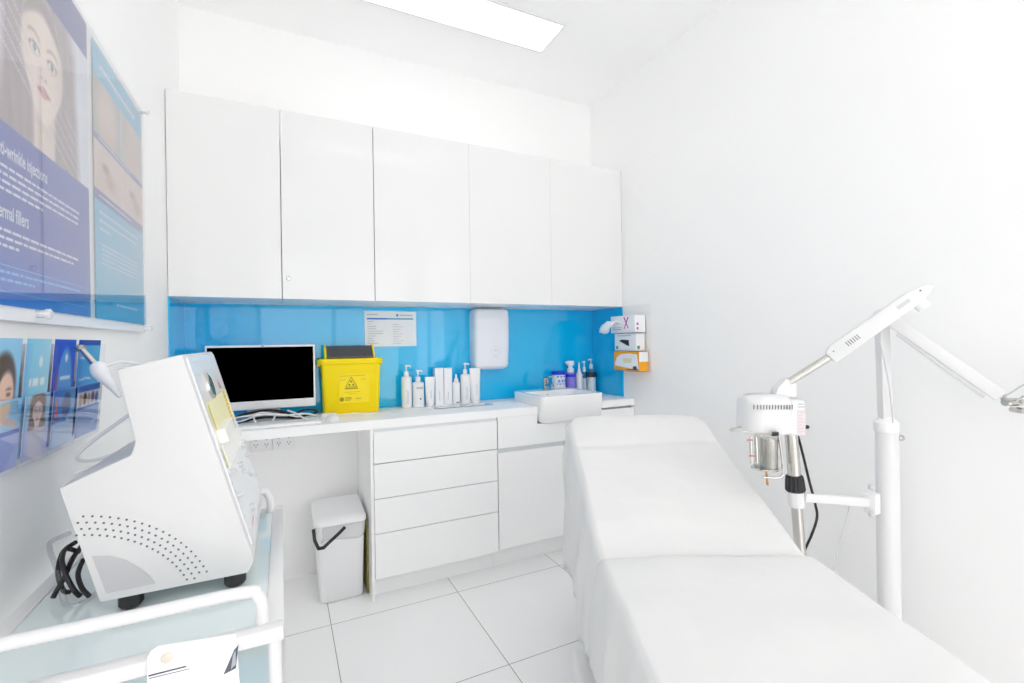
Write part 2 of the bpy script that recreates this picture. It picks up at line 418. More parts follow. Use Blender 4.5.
tube_bottle(.792, 2.755, .025, .031, 1.077, 'white squeeze tube standing on its cap left of the two upright cartons', 'hydrate')
def carton(x0, x1, y, d, zt, label, txt):
    t = thing('product_carton', label, 'box', ((x0+x1)/2, y, .9), 'white product bottles on the counter')
    bod = MB().box(x0, x1, y, y+d, .9005, zt, .0008, 1).build('carton_body', PAPER, t, smooth=False)
    l = MB(); vtext(l, txt, (x0+x1)/2-.002, y-.0005, .93, .014); l.build('lettering', INKG, bod, smooth=False)
carton(.829, .880, 2.765, .05, 1.127, 'tall slim white carton, left one of the touching pair', 'sunscreen')
carton(.8845, .935, 2.765, .05, 1.125, 'tall slim white carton, right one of the touching pair', 'moisture')
t = thing('dropper_bottle', 'small white bottle with a pointed nozzle right of the cartons', 'bottle', (.961, 2.765, .9), 'white product bottles on the counter')
MB().lathe([(.021, .001), (.023, .004), (.023, .13), (.018, .137)], (.961, 2.765, .9), n=24).build('bottle_body', PLASTW, t)
MB().lathe([(.014, .1375), (.013, .155), (.007, .165), (.005, .184), (.002, .186)], (.961, 2.765, .9), n=16).build('nozzle', PLASTW, t)
l = MB(); l.box(.952, .972, 2.7413, 2.7416, .912, .917); l.build('lettering', INKD, t, smooth=False)
bottle_pump(1.022, 2.77, .031, 1.081, 1.15, 1, 'tall white pump bottle between the nozzle bottle and the tall squeeze tube')
tube_bottle(1.086, 2.765, .029, .037, 1.118, 'tall white squeeze tube standing below the paper towel dispenser', 'cream mask')
# small clear tray and sachets lying in front of the bottles
ty = MB().box(.78, 1.14, 2.60, 2.69, .9005, .904, .001, 1)
for a, b, c, e in ((.78, 1.14, 2.60, 2.603), (.78, 1.14, 2.687, 2.69), (.78, .783, 2.603, 2.687), (1.137, 1.14, 2.603, 2.687)): ty.box(a, b, c, e, .904, .918)
tag(ty.build('clear_tray', ACRYL, smooth=False), 'low clear acrylic tray lying in front of the white bottles', 'tray')
for i, (x, a) in enumerate(((.83, .2), (.91, -.15), (.99, .1), (1.07, -.1))):
    M = Matrix.Translation((x, 2.645, .9055)) @ Matrix.Rotation(a, 4, 'Z')
    q = MB().box(-.024, .024, -.03, .03, 0, .004, .0018, 2, M)
    q.use(1).box(-.012, .012, -.004, .004, .0041, .0043, 0, 2, M)
    tag(q.build('sample_sachet', [PAPER, INKG]), ['small white sachet at the left end of the clear tray', 'small white sachet second from the left in the clear tray', 'small white sachet third from the left in the clear tray', 'small white sachet at the right end of the clear tray'][i], 'sachet', 'sachets in the clear tray')
for x, y, w, dd, lb in ((.735, 2.635, .05, .03, 'small flat white packet below the second pump bottle'), (1.21, 2.70, .1, .07, 'flat white folded paper right of the last squeeze tube')):
    tag(MB().box(x-w/2, x+w/2, y-dd/2, y+dd/2, .9005, .9045, .0015, 2).build('paper_packet', PAPER), lb, 'packet')

# around the basin (standing on the strip of counter behind it)
yb = 2.80
t = thing('wipes_tub', 'white round tub with a blue lid standing behind the basin', 'tub', (1.726, (yb-.006), .9))
MB().lathe([(.04, .001), (.047, .004), (.047, .145), (.043, .148)], (1.718, (yb-.006), .9), n=32).build('tub_body', PLASTW, t)
lab(MB().lathe([(.050, .1485), (.051, .151), (.051, .166), (.047, .169)], (1.718, (yb-.006), .9), n=32).build('lid', PURB, t), 'blue round lid')
l = MB()
for a in range(-50, 51, 10):
    th = radians(a-90+8)
    for z, h in ((1.035, .012), (1.005, .02), (.985, .01)):
        if (a//10+int(z*1000)) % 3: l.box(-.003, .003, -.0003, .0002, z-h/2, z+h/2, 0, 2, Matrix.Translation((1.718+.0475*cos(th), (yb-.006)+.0475*sin(th), 0)) @ Matrix.Rotation(th+pi/2, 4, 'Z'))
l.build('lettering', INKB, t, smooth=False)
t = thing('foam_soap_bottle', 'clear bottle of violet liquid with a wide white foam pump', 'bottle', (1.81, yb, .9))
MB().lathe([(.034, .001), (.038, .005), (.038, .13), (.03, .152), (.022, .158)], (1.82, yb, .9), n=28, cap1=False).build('bottle_body', LIQ, t)
lab(MB().lathe([(.0385, .128), (.0385, .14), (.034, .146)], (1.82, yb, .9), n=28, cap0=False, cap1=False).build('band', PURB, t), 'deep blue band')
p = MB().lathe([(.024, .1585), (.024, .185), (.016, .188), (.014, .205), (.026, .209), (.027, .236), (.024, .239)], (1.82, yb, .9), n=24)
p.box(1.78, 1.82, yb-.008, yb+.008, 1.12, 1.135, .004, 2); p.build('pump', PLASTW, t)
t = thing('nozzle_bottle', 'slim white bottle with a thin pointed cap beside the violet soap', 'bottle', (1.89, yb, .9))
MB().lathe([(.02, .001), (.024, .004), (.024, .14), (.013, .158)], (1.889, yb-.005, .9), n=24).build('bottle_body', PLASTW, t)
MB().lathe([(.012, .1585), (.01, .175), (.006, .19), (.004, .228), (.002, .229)], (1.889, yb-.005, .9), n=14).build('cap', PLASTW, t)
t = thing('lotion_pump_bottle', 'thin clear bottle with a white pump between the nozzle bottle and the black-labelled one', 'bottle', (1.935, yb, .9))
MB().lathe([(.016, .001), (.018, .004), (.018, .145), (.01, .156)], (1.936, yb, .9), n=20).build('bottle_body', GLASS, t)
p = MB(); pump_head(p, 1.936, yb, 1.057, .076, .018, -1, .02); p.build('pump', PLASTW, t)
MB().lathe([(.0145, .006), (.0145, .11)], (1.936, yb, .9), n=16).build('contents', mat('pale_lotion', rgb(222, 226, 232), .3), t)
t = thing('sanitiser_bottle', 'clear hand-rub bottle with a black label and pump in the blue corner', 'bottle', (1.99, yb, .9))
MB().lathe([(.034, .001), (.037, .005), (.037, .155), (.03, .17), (.014, .176)], (1.995, yb, .9), n=28).build('bottle_body', GLASS, t)
MB().lathe([(.0335, .006), (.0335, .12)], (1.995, yb, .9), n=24).build('contents', mat('clear_gel', rgb(232, 238, 242), .2), t)
lab(MB().lathe([(.0375, .118), (.0375, .15)], (1.995, yb, .9), n=28, cap0=False, cap1=False).build('bottle_label', mat('black_label', rgb(40, 48, 62), .5), t), 'black label band')
p = MB(); pump_head(p, 1.995, yb, 1.077, .07, .022, -1, .026); p.build('pump', PLASTW, t)

# ---------------------------------------------------------------- paper sheet and towel dispenser
t = thing('notice_sheet', 'white landscape notice with a blue bar stuck on the blue splashback', 'notice', (.585, 2.845, 1.265))
yy = 2.847
MB().box(.433, .738, yy-.001, yy, 1.263, 1.472).build('sheet', PAPER, t, smooth=False)
l = MB(); yy -= .0014
def nb(x0, x1, z, h, mi): l.use(mi).box(x0, x1, yy-.0002, yy+.0002, z-h/2, z+h/2)
nb(.446, .565, 1.4275, .009, 0); nb(.565, .595, 1.4275, .009, 3); nb(.595, .72, 1.4275, .009, 3)
nb(.446, .51, 1.452, .004, 2); nb(.64, .715, 1.449, .005, 2)
l.use(0).disc((.623, yy-.0002, 1.449), (.007, 0, 0), (0, 0, .008), 14)
for i in range(10):
    z = 1.411-i*.0142; w = (.035, .02, .05, .048, .09, .09, .048, .03, .04, .06)[i]
    nb(.449, .449+w, z, .003, 1)
    if i > 0: nb(.595, .595+(.05, .035, .06)[i % 3], z-.003, .0022, 1)
l.build('lettering', [INKB, INKG, INKG, INKC], t, smooth=False)

t = thing('paper_towel_dispenser', 'white wall-mounted paper towel dispenser with rounded corners on blue glass', 'towel dispenser', (1.2, 2.8, 1.11))
def disp(z, x0=1.075, x1=1.322, y0=2.745):
    pass
L = []
for z, ins, yf in ((1.112, .018, 2.77), (1.118, .010, 2.757), (1.135, .004, 2.752), (1.25, .0, 2.747), (1.42, 0, 2.742), (1.475, .002, 2.745), (1.487, .010, 2.753), (1.49, .02, 2.765)):
    x0, x1 = 1.084+ins, 1.327-ins
    pr = [(x0, 2.8475), (x0, yf+.03)]
    for k in range(7):
        a = pi+pi/2*k/6; pr.append((x0+.03+.03*cos(a), yf+.03+.03*sin(a)))
    for k in range(7):
        a = 1.5*pi+pi/2*k/6; pr.append((x1-.03+.03*cos(a), yf+.03+.03*sin(a)))
    pr += [(x1, yf+.03), (x1, 2.8475)]
    L.append([Vector((p[0], p[1], z)) for p in pr])
cvr = MB().loft(L).build('cover', mat('cool_white_plastic', rgb(238, 241, 247), .3), t, angle=50)
lg = MB()
c = Vector((1.222, 2.7435, 1.225))
for r_, w_ in ((.028, .0016),):
    for i in range(28):
        a, b = 2*pi*i/28, 2*pi*(i+1)/28
        lg.add([c+Vector((r*cos(q), 0, r*sin(q))) for r, q in ((r_, a), (r_+w_, a), (r_+w_, b), (r_, b))], [[0, 1, 2, 3]])
lg.box(1.210, 1.234, 2.7432, 2.7436, 1.223, 1.227).box(1.212, 1.232, 2.7432, 2.7436, 1.232, 1.234).box(1.207, 1.237, 2.7432, 2.7436, 1.187, 1.189)
lg.build('emblem', mat('faint_grey_ink', rgb(196, 202, 212), .6), cvr, smooth=False)
MB().box(1.137, 1.287, 2.765, 2.80, 1.106, 1.1115).build('slot_tray', mat('pale_blue_plastic', rgb(196, 214, 236), .4), t, smooth=False)

# ---------------------------------------------------------------- glove boxes on the right wall
rk = thing('glove_box_rack', 'clear acrylic wall rack beside the blue splashback holding three dispensing boxes', 'rack', (2.0, 2.38, 1.08))
MB().box(2.047, 2.0485, 2.24, 2.511, 1.075, 1.505).build('back_plate', ACRYL, rk, smooth=False)
for z in (1.083, 1.2095, 1.3235):
    MB().box(1.9575, 2.0465, 2.245, 2.51, z, z+.0025).box(1.9555, 1.9575, 2.245, 2.51, z, z+.014).build('shelf_lip', ACRYL, rk, smooth=False)
def gbox(y0, y1, z0, z1, x0, body, label, nm='glove_box', cat='glove box'):
    t = thing(nm, label, cat, ((x0+2.045)/2, (y0+y1)/2, z0))
    MB().box(x0, 2.045, y0, y1, z0, z1, .001, 1).build('carton_body', body, t, smooth=False)
    return t
t = gbox(2.262, 2.505, 1.0865, 1.2075, 1.971, ORG, 'orange and white glove box, lowest of the three on the wall')
a = MB()
a.add([Vector((1.9704, 2.497, 1.115)), Vector((1.9704, 2.48, 1.165)), Vector((1.9704, 2.43, 1.19)), Vector((1.9704, 2.36, 1.195)), Vector((1.9704, 2.28, 1.19)), Vector((1.9704, 2.264, 1.10)), Vector((1.9704, 2.3, 1.097)), Vector((1.9704, 2.42, 1.107))], [list(range(8))])
a.use(0).quad((1.9715, 2.2612, 1.145), Vector((.072, 0, 0)), Vector((0, 0, .06)))
a.build('white_print', PAPER, t, smooth=False)
a = MB().box(1.9688, 1.9698, 2.33, 2.41, 1.135, 1.165); a.build('opening', mat('latex', rgb(236, 226, 190), .6), t, smooth=False)
a = MB().quad((1.9696, 2.27, 1.09), Vector((0, .11, 0)), Vector((0, 0, .006))).disc((1.9692, 2.30, 1.105), (0, .02, 0), (0, 0, .012)); a.build('emblem', INKD, t, smooth=False)
t = gbox(2.293, 2.50, 1.2125, 1.3215, 1.975, PAPER, 'white glove box with a black slot, middle of the three on the wall')
a = MB().add([Vector((1.9742, 2.455, 1.275)), Vector((1.9742, 2.43, 1.283)), Vector((1.9742, 2.36, 1.28)), Vector((1.9742, 2.355, 1.24)), Vector((1.9742, 2.39, 1.25))], [[0, 1, 2, 3, 4]])
lab(a.build('opening', BLACK, t, smooth=False), 'black opening slot')
MB().quad((1.9742, 2.465, 1.222), Vector((0, .022, 0)), Vector((0, 0, .02))).build('green_mark', GRN, t, smooth=False)
MB().quad((1.985, 2.2925, 1.222), Vector((.02, 0, 0)), Vector((0, 0, .022))).build('green_mark', GRN, t, smooth=False)
a = MB(); a.quad((1.9742, 2.34, 1.305), Vector((0, .13, 0)), Vector((0, 0, .005)))
a.build('lettering', INKG, t, smooth=False)
t = gbox(2.285, 2.52, 1.3265, 1.435, 1.96, PAPER, 'white tissue box with magenta ribbon print, top of the three on the wall', 'tissue_box', 'tissue box')
a = MB()
for (p, q) in (((2.385, 1.425), (2.345, 1.355)), ((2.345, 1.425), (2.385, 1.35))):
    a.add([Vector((1.9592, p[0]+.006, p[1])), Vector((1.9592, p[0]-.006, p[1])), Vector((1.9592, q[0]-.004, q[1])), Vector((1.9592, q[0]+.004, q[1]))], [[0, 1, 2, 3]])
lab(a.build('printed_ribbon', MAG, t, smooth=False), 'magenta ribbon print')
for z_ in (1.345, 1.372): MB().quad((1.975, 2.2842, z_), Vector((.014, 0, 0)), Vector((0, 0, .015))).build('printed_mark', MAG, t, smooth=False)
a = MB(); a.quad((1.9592, 2.41, 1.345), Vector((0, .09, 0)), Vector((0, 0, .006))).quad((1.9592, 2.41, 1.358), Vector((0, .09, 0)), Vector((0, 0, .004)))
a.build('lettering', INKG, t, smooth=False)
# a tissue hanging out of its slot
vs = []; fs = []
for i in range(9):
    for j in range(5):
        u = i/8; v = j/4
        vs.append(Vector((1.955-.075*sin(u*pi*.5)+.006*sin(v*6), 2.40+.10*v+.03*u+.01*sin(i), 1.385+.02*sin(u*pi)-.045*u*u*u*1.3+.006*sin(v*7+i))))
for i in range(8):
    for j in range(4): fs.append([i*5+j, (i+1)*5+j, (i+1)*5+j+1, i*5+j+1])
ts = MB().add(vs, fs).build('tissue', PAPER, t); so = ts.modifiers.new('s', 'SOLIDIFY'); so.thickness = .002

# ---------------------------------------------------------------- monitor, keyboard, mouse, cables
t = thing('desktop_computer', 'white all-in-one computer with a black screen on the countertop', 'computer', (-.09, 2.74, .9))
sc_ = .0
x0, x1, ym = -.338, .155, 2.70
MB().box(x0, x1, ym, ym+.018, .958, 1.283, .004, 3).build('housing', PLASTW, t)
MB().box(x0+.009, x1-.009, ym-.0012, ym-.0002, 1.001, 1.272).build('screen', SCREEN, t, smooth=False)
MB().lathe([(.004, 0), (.004, .001)], (-.09, ym-.0012, 1.2775), (0, 1, 0), 12).build('webcam', DGREY, t)
MB().prism([(ym+.02, 1.12), (ym+.035, 1.12), (ym+.075, .909), (ym+.055, .909)], 'x', -.165, -.015).build('stand_neck', PLASTG, t, smooth=False)
MB().box(-.18, 0, ym-.04, ym+.13, .9005, .9085, .003, 2).build('stand_foot', PLASTG, t)
t = thing('keyboard', 'slim white keyboard lying in front of the computer', 'keyboard', (.0, 2.47, .9))
kbase = MB().box(-.24, .165, 2.44, 2.555, .9005, .913, .004, 3).build('keyboard_base', PLASTW, t)
kb = MB()
for r_ in range(5):
    for c_ in range(18): kb.box(-.234+c_*.0219, -.234+c_*.0219+.0185, 2.446+r_*.021, 2.464+r_*.021, .9131, .9155)
kb.build('keys', PLASTW, kbase, smooth=False)
L = []
for z, q in ((.9005, .96), (.908, 1), (.918, .92), (.926, .7), (.930, .4)):
    L.append([Vector((.222+.032*q*cos(a), 2.50+.055*q*sin(a), z)) for a in [2*pi*i/24 for i in range(24)]])
t = thing('computer_mouse', 'rounded white mouse beside the keyboard below the yellow bin', 'mouse', (.222, 2.5, .9))
MB().loft(L).build('mouse_shell', PLASTW, t, angle=70)
MB().box(.2195, .2245, 2.522, 2.536, .9255, .93, .001, 2).build('scroll_wheel', PLASTG, t)
tag(MB().box(.175, .25, 2.585, 2.63, .9005, .925, .006, 3).build('power_adapter', PLASTW), 'small white block adapter by the foot of the yellow bin', 'adapter')
random.seed(3)
cw = [
 [(.18, 2.62, .905), (.1, 2.60, .93), (0, 2.63, .925), (-.1, 2.60, .94), (-.2, 2.62, .91), (-.3, 2.6, .905)],
 [(-.3, 2.64, .905), (-.2, 2.60, .935), (-.1, 2.57, .945), (0, 2.59, .935), (.08, 2.62, .91)],
 [(-.12, 2.58, .905), (-.13, 2.60, .94), (-.09, 2.62, .948), (-.04, 2.6, .935), (-.05, 2.58, .905)],
 [(.02, 2.66, .945), (.06, 2.63, .93), (.1, 2.6, .906), (.17, 2.59, .905)],
 [(.26, 2.61, .912), (.34, 2.6, .916), (.42, 2.57, .908), (.5, 2.56, .904), (.55, 2.55, .904)]]
cl = ['white cable running along the counter under the computer', 'white cable arched in the tangle under the screen', 'small upright white cable loop under the screen', 'white cable dropping from the screen to the adapter', 'thin white cable trailing right below the yellow bin']
for p, lb_ in zip(cw, cl): tag(MB().tube([(a, b+.02, c) for a, b, c in p] if p is not cw[4] else p, .0042 if p is not cw[4] else .0026, 8, 8).build('white_cable', PLASTW), lb_, 'cable', 'white cables under the computer')
ck = [
 [(-.31, 2.70, .906), (-.22, 2.66, .93), (-.12, 2.67, .95), (-.03, 2.66, .948), (.05, 2.66, .906)],
 [(-.28, 2.66, .906), (-.18, 2.68, .94), (-.08, 2.69, .952), (.0, 2.68, .94), (.07, 2.67, .906)],
 [(-.2, 2.64, .907), (-.1, 2.65, .922), (0, 2.65, .915), (.1, 2.63, .907)],
 [(.06, 2.68, .93), (.1, 2.66, .945), (.15, 2.66, .94), (.155, 2.67, .925), (.1, 2.67, .915), (.04, 2.66, .907)]]
for p, lb_ in zip(ck, ['thick black cable arched behind the white ones under the screen', 'black cable behind the tangle at the screen foot', 'low black cable lying across the tangle under the screen', 'small black cable loop left of the yellow bin']):
    tag(MB().tube(p, .0055, 8, 8).build('black_cable', BLACK), lb_, 'cable', 'black cables under the computer')

# ---------------------------------------------------------------- yellow clinical waste bin
t = thing('clinical_waste_bin', 'yellow clinical waste container with a grey flap lid on the countertop', 'waste container', (.345, 2.77, .9))
xa, xb, ya, yb2 = .190, .490, 2.695, 2.84
L = []
for z, i_ in ((.9008, .010), (.904, .006), (1.17, -.004)):
    L.append([Vector((p[0], p[1], z)) for p in ring((xa+xb)/2, (ya+yb2)/2, (xb-xa)/2-i_, (yb2-ya)/2-i_, .02, 5)])
MB().loft(L).build('container', YEL, t, angle=50)
r_ = MB().vbox(xa-.014, xb+.014, ya-.012, yb2+.003, 1.1705, 1.203, .022, 5, .004)
r_.box(xa-.024, xa-.006, ya+.03, ya+.10, 1.163, 1.196, .004, 2).box(xb+.006, xb+.02, ya+.03, ya+.10, 1.163, 1.196, .004, 2)
r_.build('rim', YEL, t, angle=50)
# raised yellow cheeks either side of the grey flap
for x in ((xa+.013, xa+.022), (xb-.036, xb-.027)):
    MB().prism([(ya+.0, 1.2035), (ya+.115, 1.2035), (ya+.1, 1.27), (ya+.075, 1.278), (ya+.03, 1.262), (ya+.01, 1.23)], 'x', *x).build('lid_cheek', YEL, t, smooth=False)
fl = MB()
pr = [(ya-.004, 1.206), (ya-.002, 1.214), (ya+.012, 1.224), (ya+.035, 1.258), (ya+.07, 1.272), (ya+.1, 1.262), (ya+.11, 1.206)]
fl.prism(pr, 'x', xa+.0225, xb-.0365)
fl.box(xa+.0225, xb-.0365, ya-.010, ya-.0045, 1.207, 1.216, .002, 2)
lab(fl.build('flap', DGREY, t), 'dark grey curved flap')
l = MB(); yy = ya-.0075+.006
yy = ya-.0035
def wb(x0, x1, z, h): l.box(x0, x1, yy-.0004, yy, z-h/2, z+h/2)
# label patch and triangular hazard mark
cx, cz = .335, 1.065
stk = MB().box(.272, .43, yy-.0002, yy+.003, .96, 1.12).build('sticker', mat('yellow_sticker', rgb(254, 228, 26), .4, spec=.3), t, smooth=False)
yy -= .0003
def tri(cx, cz, r): return [Vector((cx+r*cos(a), yy-.0004, cz+r*sin(a)*1.05)) for a in (pi/2, pi/2+2*pi/3, pi/2+4*pi/3)]
A = tri(cx, cz, .037); B = tri(cx, cz, .030)
l.add(A+B, [[0, 1, 4, 3], [1, 2, 5, 4], [2, 0, 3, 5]])
l.disc((cx, yy-.0005, cz+.012), (.006, 0, 0), (0, 0, .006), 10).disc((cx-.010, yy-.0005, cz-.006), (.006, 0, 0), (0, 0, .006), 10).disc((cx+.010, yy-.0005, cz-.006), (.006, 0, 0), (0, 0, .006), 10)
wb(cx-.034, cx+.034, cz-.026, .006)
l.disc((.285, yy-.0005, .982), (.011, 0, 0), (0, 0, .012), 16)
wb(.3, .335, .99, .003); wb(.3, .338, .983, .003); wb(.3, .33, .976, .003); wb(.355, .385, .983, .003)
wb(.277, .31, 1.087, .0018); wb(.277, .41, 1.108, .0018); wb(.385, .412, 1.087, .002); wb(.3, .38, 1.02, .0015); wb(.32, .36, 1.01, .0015)
l.build('lettering', INKY, stk, smooth=False)

# ---------------------------------------------------------------- power outlets below the counter
for i, x in enumerate((-.108, .0)):
    t = thing('power_outlet', ['white double power outlet on the knee-space wall nearest the trolley', 'white double power outlet nearer the waste bin under the countertop'][i], 'outlet', (x, 2.85, .71), 'double outlets under the countertop')
    MB().box(x-.052, x+.052, 2.847, 2.8545, .715, .795, .002, 2).build('plate', PLASTW, t)
    for dx in (-.025, .025):
        h = MB()
        for ax, az in ((-.007, .004), (.007, .004), (0, -.008)): h.box(x+dx+ax-.0018, x+dx+ax+.0018, 2.8463, 2.8469, .748+az-.004, .748+az+.004)
        h.build('socket', mat('socket_slots', rgb(130, 130, 132), .6), t, smooth=False)
        MB().box(x+dx-.006, x+dx+.006, 2.8455, 2.8469, .773, .785, .0005, 1).build('rocker_switch', PLASTG, t, smooth=False)

# ---------------------------------------------------------------- pedal-free waste bin in the knee space
t = thing('waste_bin', 'white rectangular waste bin with liner and black handle in the knee space', 'bin', (.255, 2.6, 0))
def bl(z, x0, x1, y0, y1, r=.03): return [Vector((p[0], p[1], z)) for p in ring((x0+x1)/2, (y0+y1)/2, (x1-x0)/2, (y1-y0)/2, r, 5)]
bx0, bx1, by0, by1 = .149, .357, 2.487, 2.735
MB().loft([bl(.002, bx0+.012, bx1-.012, by0+.012, by1-.008, .025), bl(.010, bx0+.002, bx1-.002, by0+.002, by1), bl(.392, bx0-.012, bx1+.006, by0-.022, by1+.02)]).build('bucket', PLASTW, t, angle=50)
# sloping lid with rounded corners
L = []
for f, ins in ((0, 0), (.06, 0), (1, 0)):
    pass
lx0, lx1, ly0, ly1 = .124, .371, 2.450, 2.765
lo = ring((lx0+lx1)/2, (ly0+ly1)/2, (lx1-lx0)/2, (ly1-ly0)/2, .035, 6)
def lidz(y): return .408 + .026*min(1, max(0, (y-ly0)/.28))
cxl, cyl_ = (lx0+lx1)/2, (ly0+ly1)/2
L = [[Vector((p[0], p[1], .396)) for p in lo], [Vector((p[0], p[1], lidz(p[1]))) for p in lo],
     [Vector((cxl+(p[0]-cxl)*.97, cyl_+(p[1]-cyl_)*.97, lidz(p[1])+.008)) for p in lo], [Vector((cxl+(p[0]-cxl)*.6, cyl_+(p[1]-cyl_)*.6, lidz(cyl_+(p[1]-cyl_)*.6)+.013)) for p in lo]]
MB().loft(L).build('lid', PLASTW, t, angle=50)
# liner skirt folded over the rim
lo = ring((bx0+bx1)/2, (by0+by1)/2, (bx1-bx0)/2+.012, (by1-by0)/2+.024, .04, 14)
L = []
n_ = len(lo)
for k in range(7):
    f = k/6; row = []
    for i, p in enumerate(lo):
        w = noise.noise(Vector((p[0]*26, p[1]*26, f*2.2)))
        hang = .078+.05*noise.noise(Vector((p[0]*13+5, p[1]*13, 0)))
        cxx, cyy = (bx0+bx1)/2, (by0+by1)/2
        s_ = 1+.012*w*f*1.6-.02*f
        row.append(Vector((cxx+(p[0]-cxx)*s_+.006*w*f, cyy+(p[1]-cyy)*s_+.008*w*f,   .394-hang*f)))
    L.append(row)
bg = MB().loft(L, False, False).build('bin_liner', BAG, t, angle=80)
so = bg.modifiers.new('s', 'SOLIDIFY'); so.thickness = .001
hd = MB()
def strap(pts, w=.016, th=.004):
    for a, b in zip(pts, pts[1:]):
        a = Vector(a); b = Vector(b); d_ = (b-a).normalized(); nrm = Vector((0, -1, 0)); sd = d_.cross(nrm).normalized()*w/2
        q = [a-sd-d_*.003, a+sd-d_*.003, b+sd+d_*.003, b-sd+d_*.003]
        hd.loft([q, [p+nrm*th for p in q]])
strap([(.121, 2.440, .398), (.126, 2.434, .348), (.142, 2.430, .308), (.165, 2.430, .308), (.185, 2.432, .324), (.235, 2.434, .362), (.262, 2.438, .384)], .015)
lab(hd.build('handle', BLACK, t, smooth=False), 'black fold-down strap handle')
tag(MB().box(.3755, .3835, 2.50, 2.80, .002, .365, .002, 2).build('olive_strip', OLIVE), 'narrow olive-green strip standing between waste bin and end panel', 'board')  # thin upright olive strip in the slot beside the bin

# ---------------------------------------------------------------- posters on the left wall
def soft(d, w=.01): return max(0, min(1, .5-d/w))
def ell(x, y, cx, cy, rx, ry, rot=0):
    dx, dy = x-cx, y-cy
    if rot: c_, s_ = cos(rot), sin(rot); dx, dy = dx*c_+dy*s_, -dx*s_+dy*c_
    r = sqrt((dx/rx)**2+(dy/ry)**2); return (r-1)*min(rx, ry)
def mixc(a, b, t): return tuple(a[i]+(b[i]-a[i])*t for i in range(3))
def painted(name, mt, P, w, h, nx, ny, func, parent, closed=True):
    """P(u,v)->Vector on sheet; func(x,y)->sRGB 0..255 in metres on the sheet; printed colours live in the 'ink' attribute"""
    me = bpy.data.meshes.new(name); vs = []; cs = []
    for j in range(ny+1):
        for i in range(nx+1):
            x = w*i/nx; y = h*j/ny; vs.append(P(x, y)); c = func(x, y)
            c = lin(tuple(max(0, min(255, q))/255 for q in c)); cs += [c[0], c[1], c[2], 1]
    fs = [[j*(nx+1)+i, j*(nx+1)+i+1, (j+1)*(nx+1)+i+1, (j+1)*(nx+1)+i] for j in range(ny) for i in range(nx)]
    o = P(w/2, 0)
    me.from_pydata([v-o for v in vs], [], fs); at_ = me.color_attributes.new('ink', 'FLOAT_COLOR', 'POINT'); at_.data.foreach_set('color', cs)
    me.materials.append(mt); ob = bpy.data.objects.new(name, me); COL.objects.link(ob)
    place(ob, o, parent)
    return ob
PRN = print_mat('printed_poster', .4); PRG = print_mat('printed_gloss_card', .3)

def portrait(x, y, cx, cy, s, bgc, skin, hair, hairw=1.0, three_q=0.0):
    """soft frontal portrait; s = face half width"""
    c = bgc
    X = (x-cx)/s; Y = (y-cy)/s
    # hair mass falling past the shoulders
    hw = 1.42*hairw+max(0, -Y)*.10
    d = max(abs(X+.02*sin(Y*3))-hw, Y-1.75, ) if Y < 1.0 else sqrt((X/ (1.42*hairw))**2+((Y-.6)/1.5)**2)-1
    t = soft(d, .35); st = .5+.5*noise.noise(Vector((X*5+sin(Y), Y*.7, 3)))
    c = mixc(c, mixc(hair, tuple(q+34 for q in hair), st), t)
    # neck and shoulders
    t = soft(max(abs(X)-.52-max(0, -Y-2.0)*1.6, Y+.7), .15); c = mixc(c, tuple(q*.95 for q in skin), t)
    t = soft(abs(X-.1)*.2+abs(Y+1.35)-.18, .3); c = mixc(c, tuple(q*.86 for q in skin), t*soft(abs(X)-.5, .2)*.8)
    # face
    fw = 1-.36*max(0, -Y-.2)**1.3
    d = sqrt((X/max(.2, fw))**2+(Y/1.38)**2)-1
    t = soft(d, .12)
    fc = mixc(skin, tuple(q*.9 for q in skin), max(0, min(1, abs(X)**2*.9)))
    c = mixc(c, fc, t)
    if d < 0:
        for sx in (-1, 1):
            ex = sx*.42; ey = .12
            c = mixc(c, (128, 102, 92), soft(max(abs(Y-(ey+.33-1.3*(X-ex-sx*.03)**2))-.03, abs(X-ex-sx*.02)-.27), .07)*.7)
            c = mixc(c, (240, 238, 238), soft(ell(X, Y, ex, ey, .20, .085), .05))
            c = mixc(c, (110, 130, 140), soft(ell(X, Y, ex, ey, .085, .085), .04))
            c = mixc(c, (30, 30, 34), soft(ell(X, Y, ex, ey, .04, .04), .03))
            c = mixc(c, (70, 50, 44), soft(abs(ell(X, Y, ex, ey-.02, .22, .12))-.015, .04)*(1 if Y > ey else .25))
        c = mixc(c, tuple(q*.84 for q in skin), soft(ell(X, Y, -.13, -.12, .035, .30), .1)*.5)
        c = mixc(c, (150, 96, 90), soft(ell(X, Y, -.09, -.36, .045, .03), .05)*.8); c = mixc(c, (150, 96, 90), soft(ell(X, Y, .09, -.36, .045, .03), .05)*.8)
        c = mixc(c, tuple(q*.86 for q in skin), soft(ell(X, Y, 0, -.40, .2, .04), .08)*.5)
        c = mixc(c, (206, 128, 128), soft(ell(X, Y, 0, -.66, .30, .10+.02*cos(X*12)), .05))
        c = mixc(c, (150, 76, 82), soft(abs(Y+.655+.03*X*X)-.008, .03)*soft(abs(X)-.28, .05))
        # hair line over the forehead
        hl = Y-(1.02-.55*abs(X)**1.6)
        c = mixc(c, hair, soft(-hl, .15)*.95 if hl > -.08 else 0)
    return c

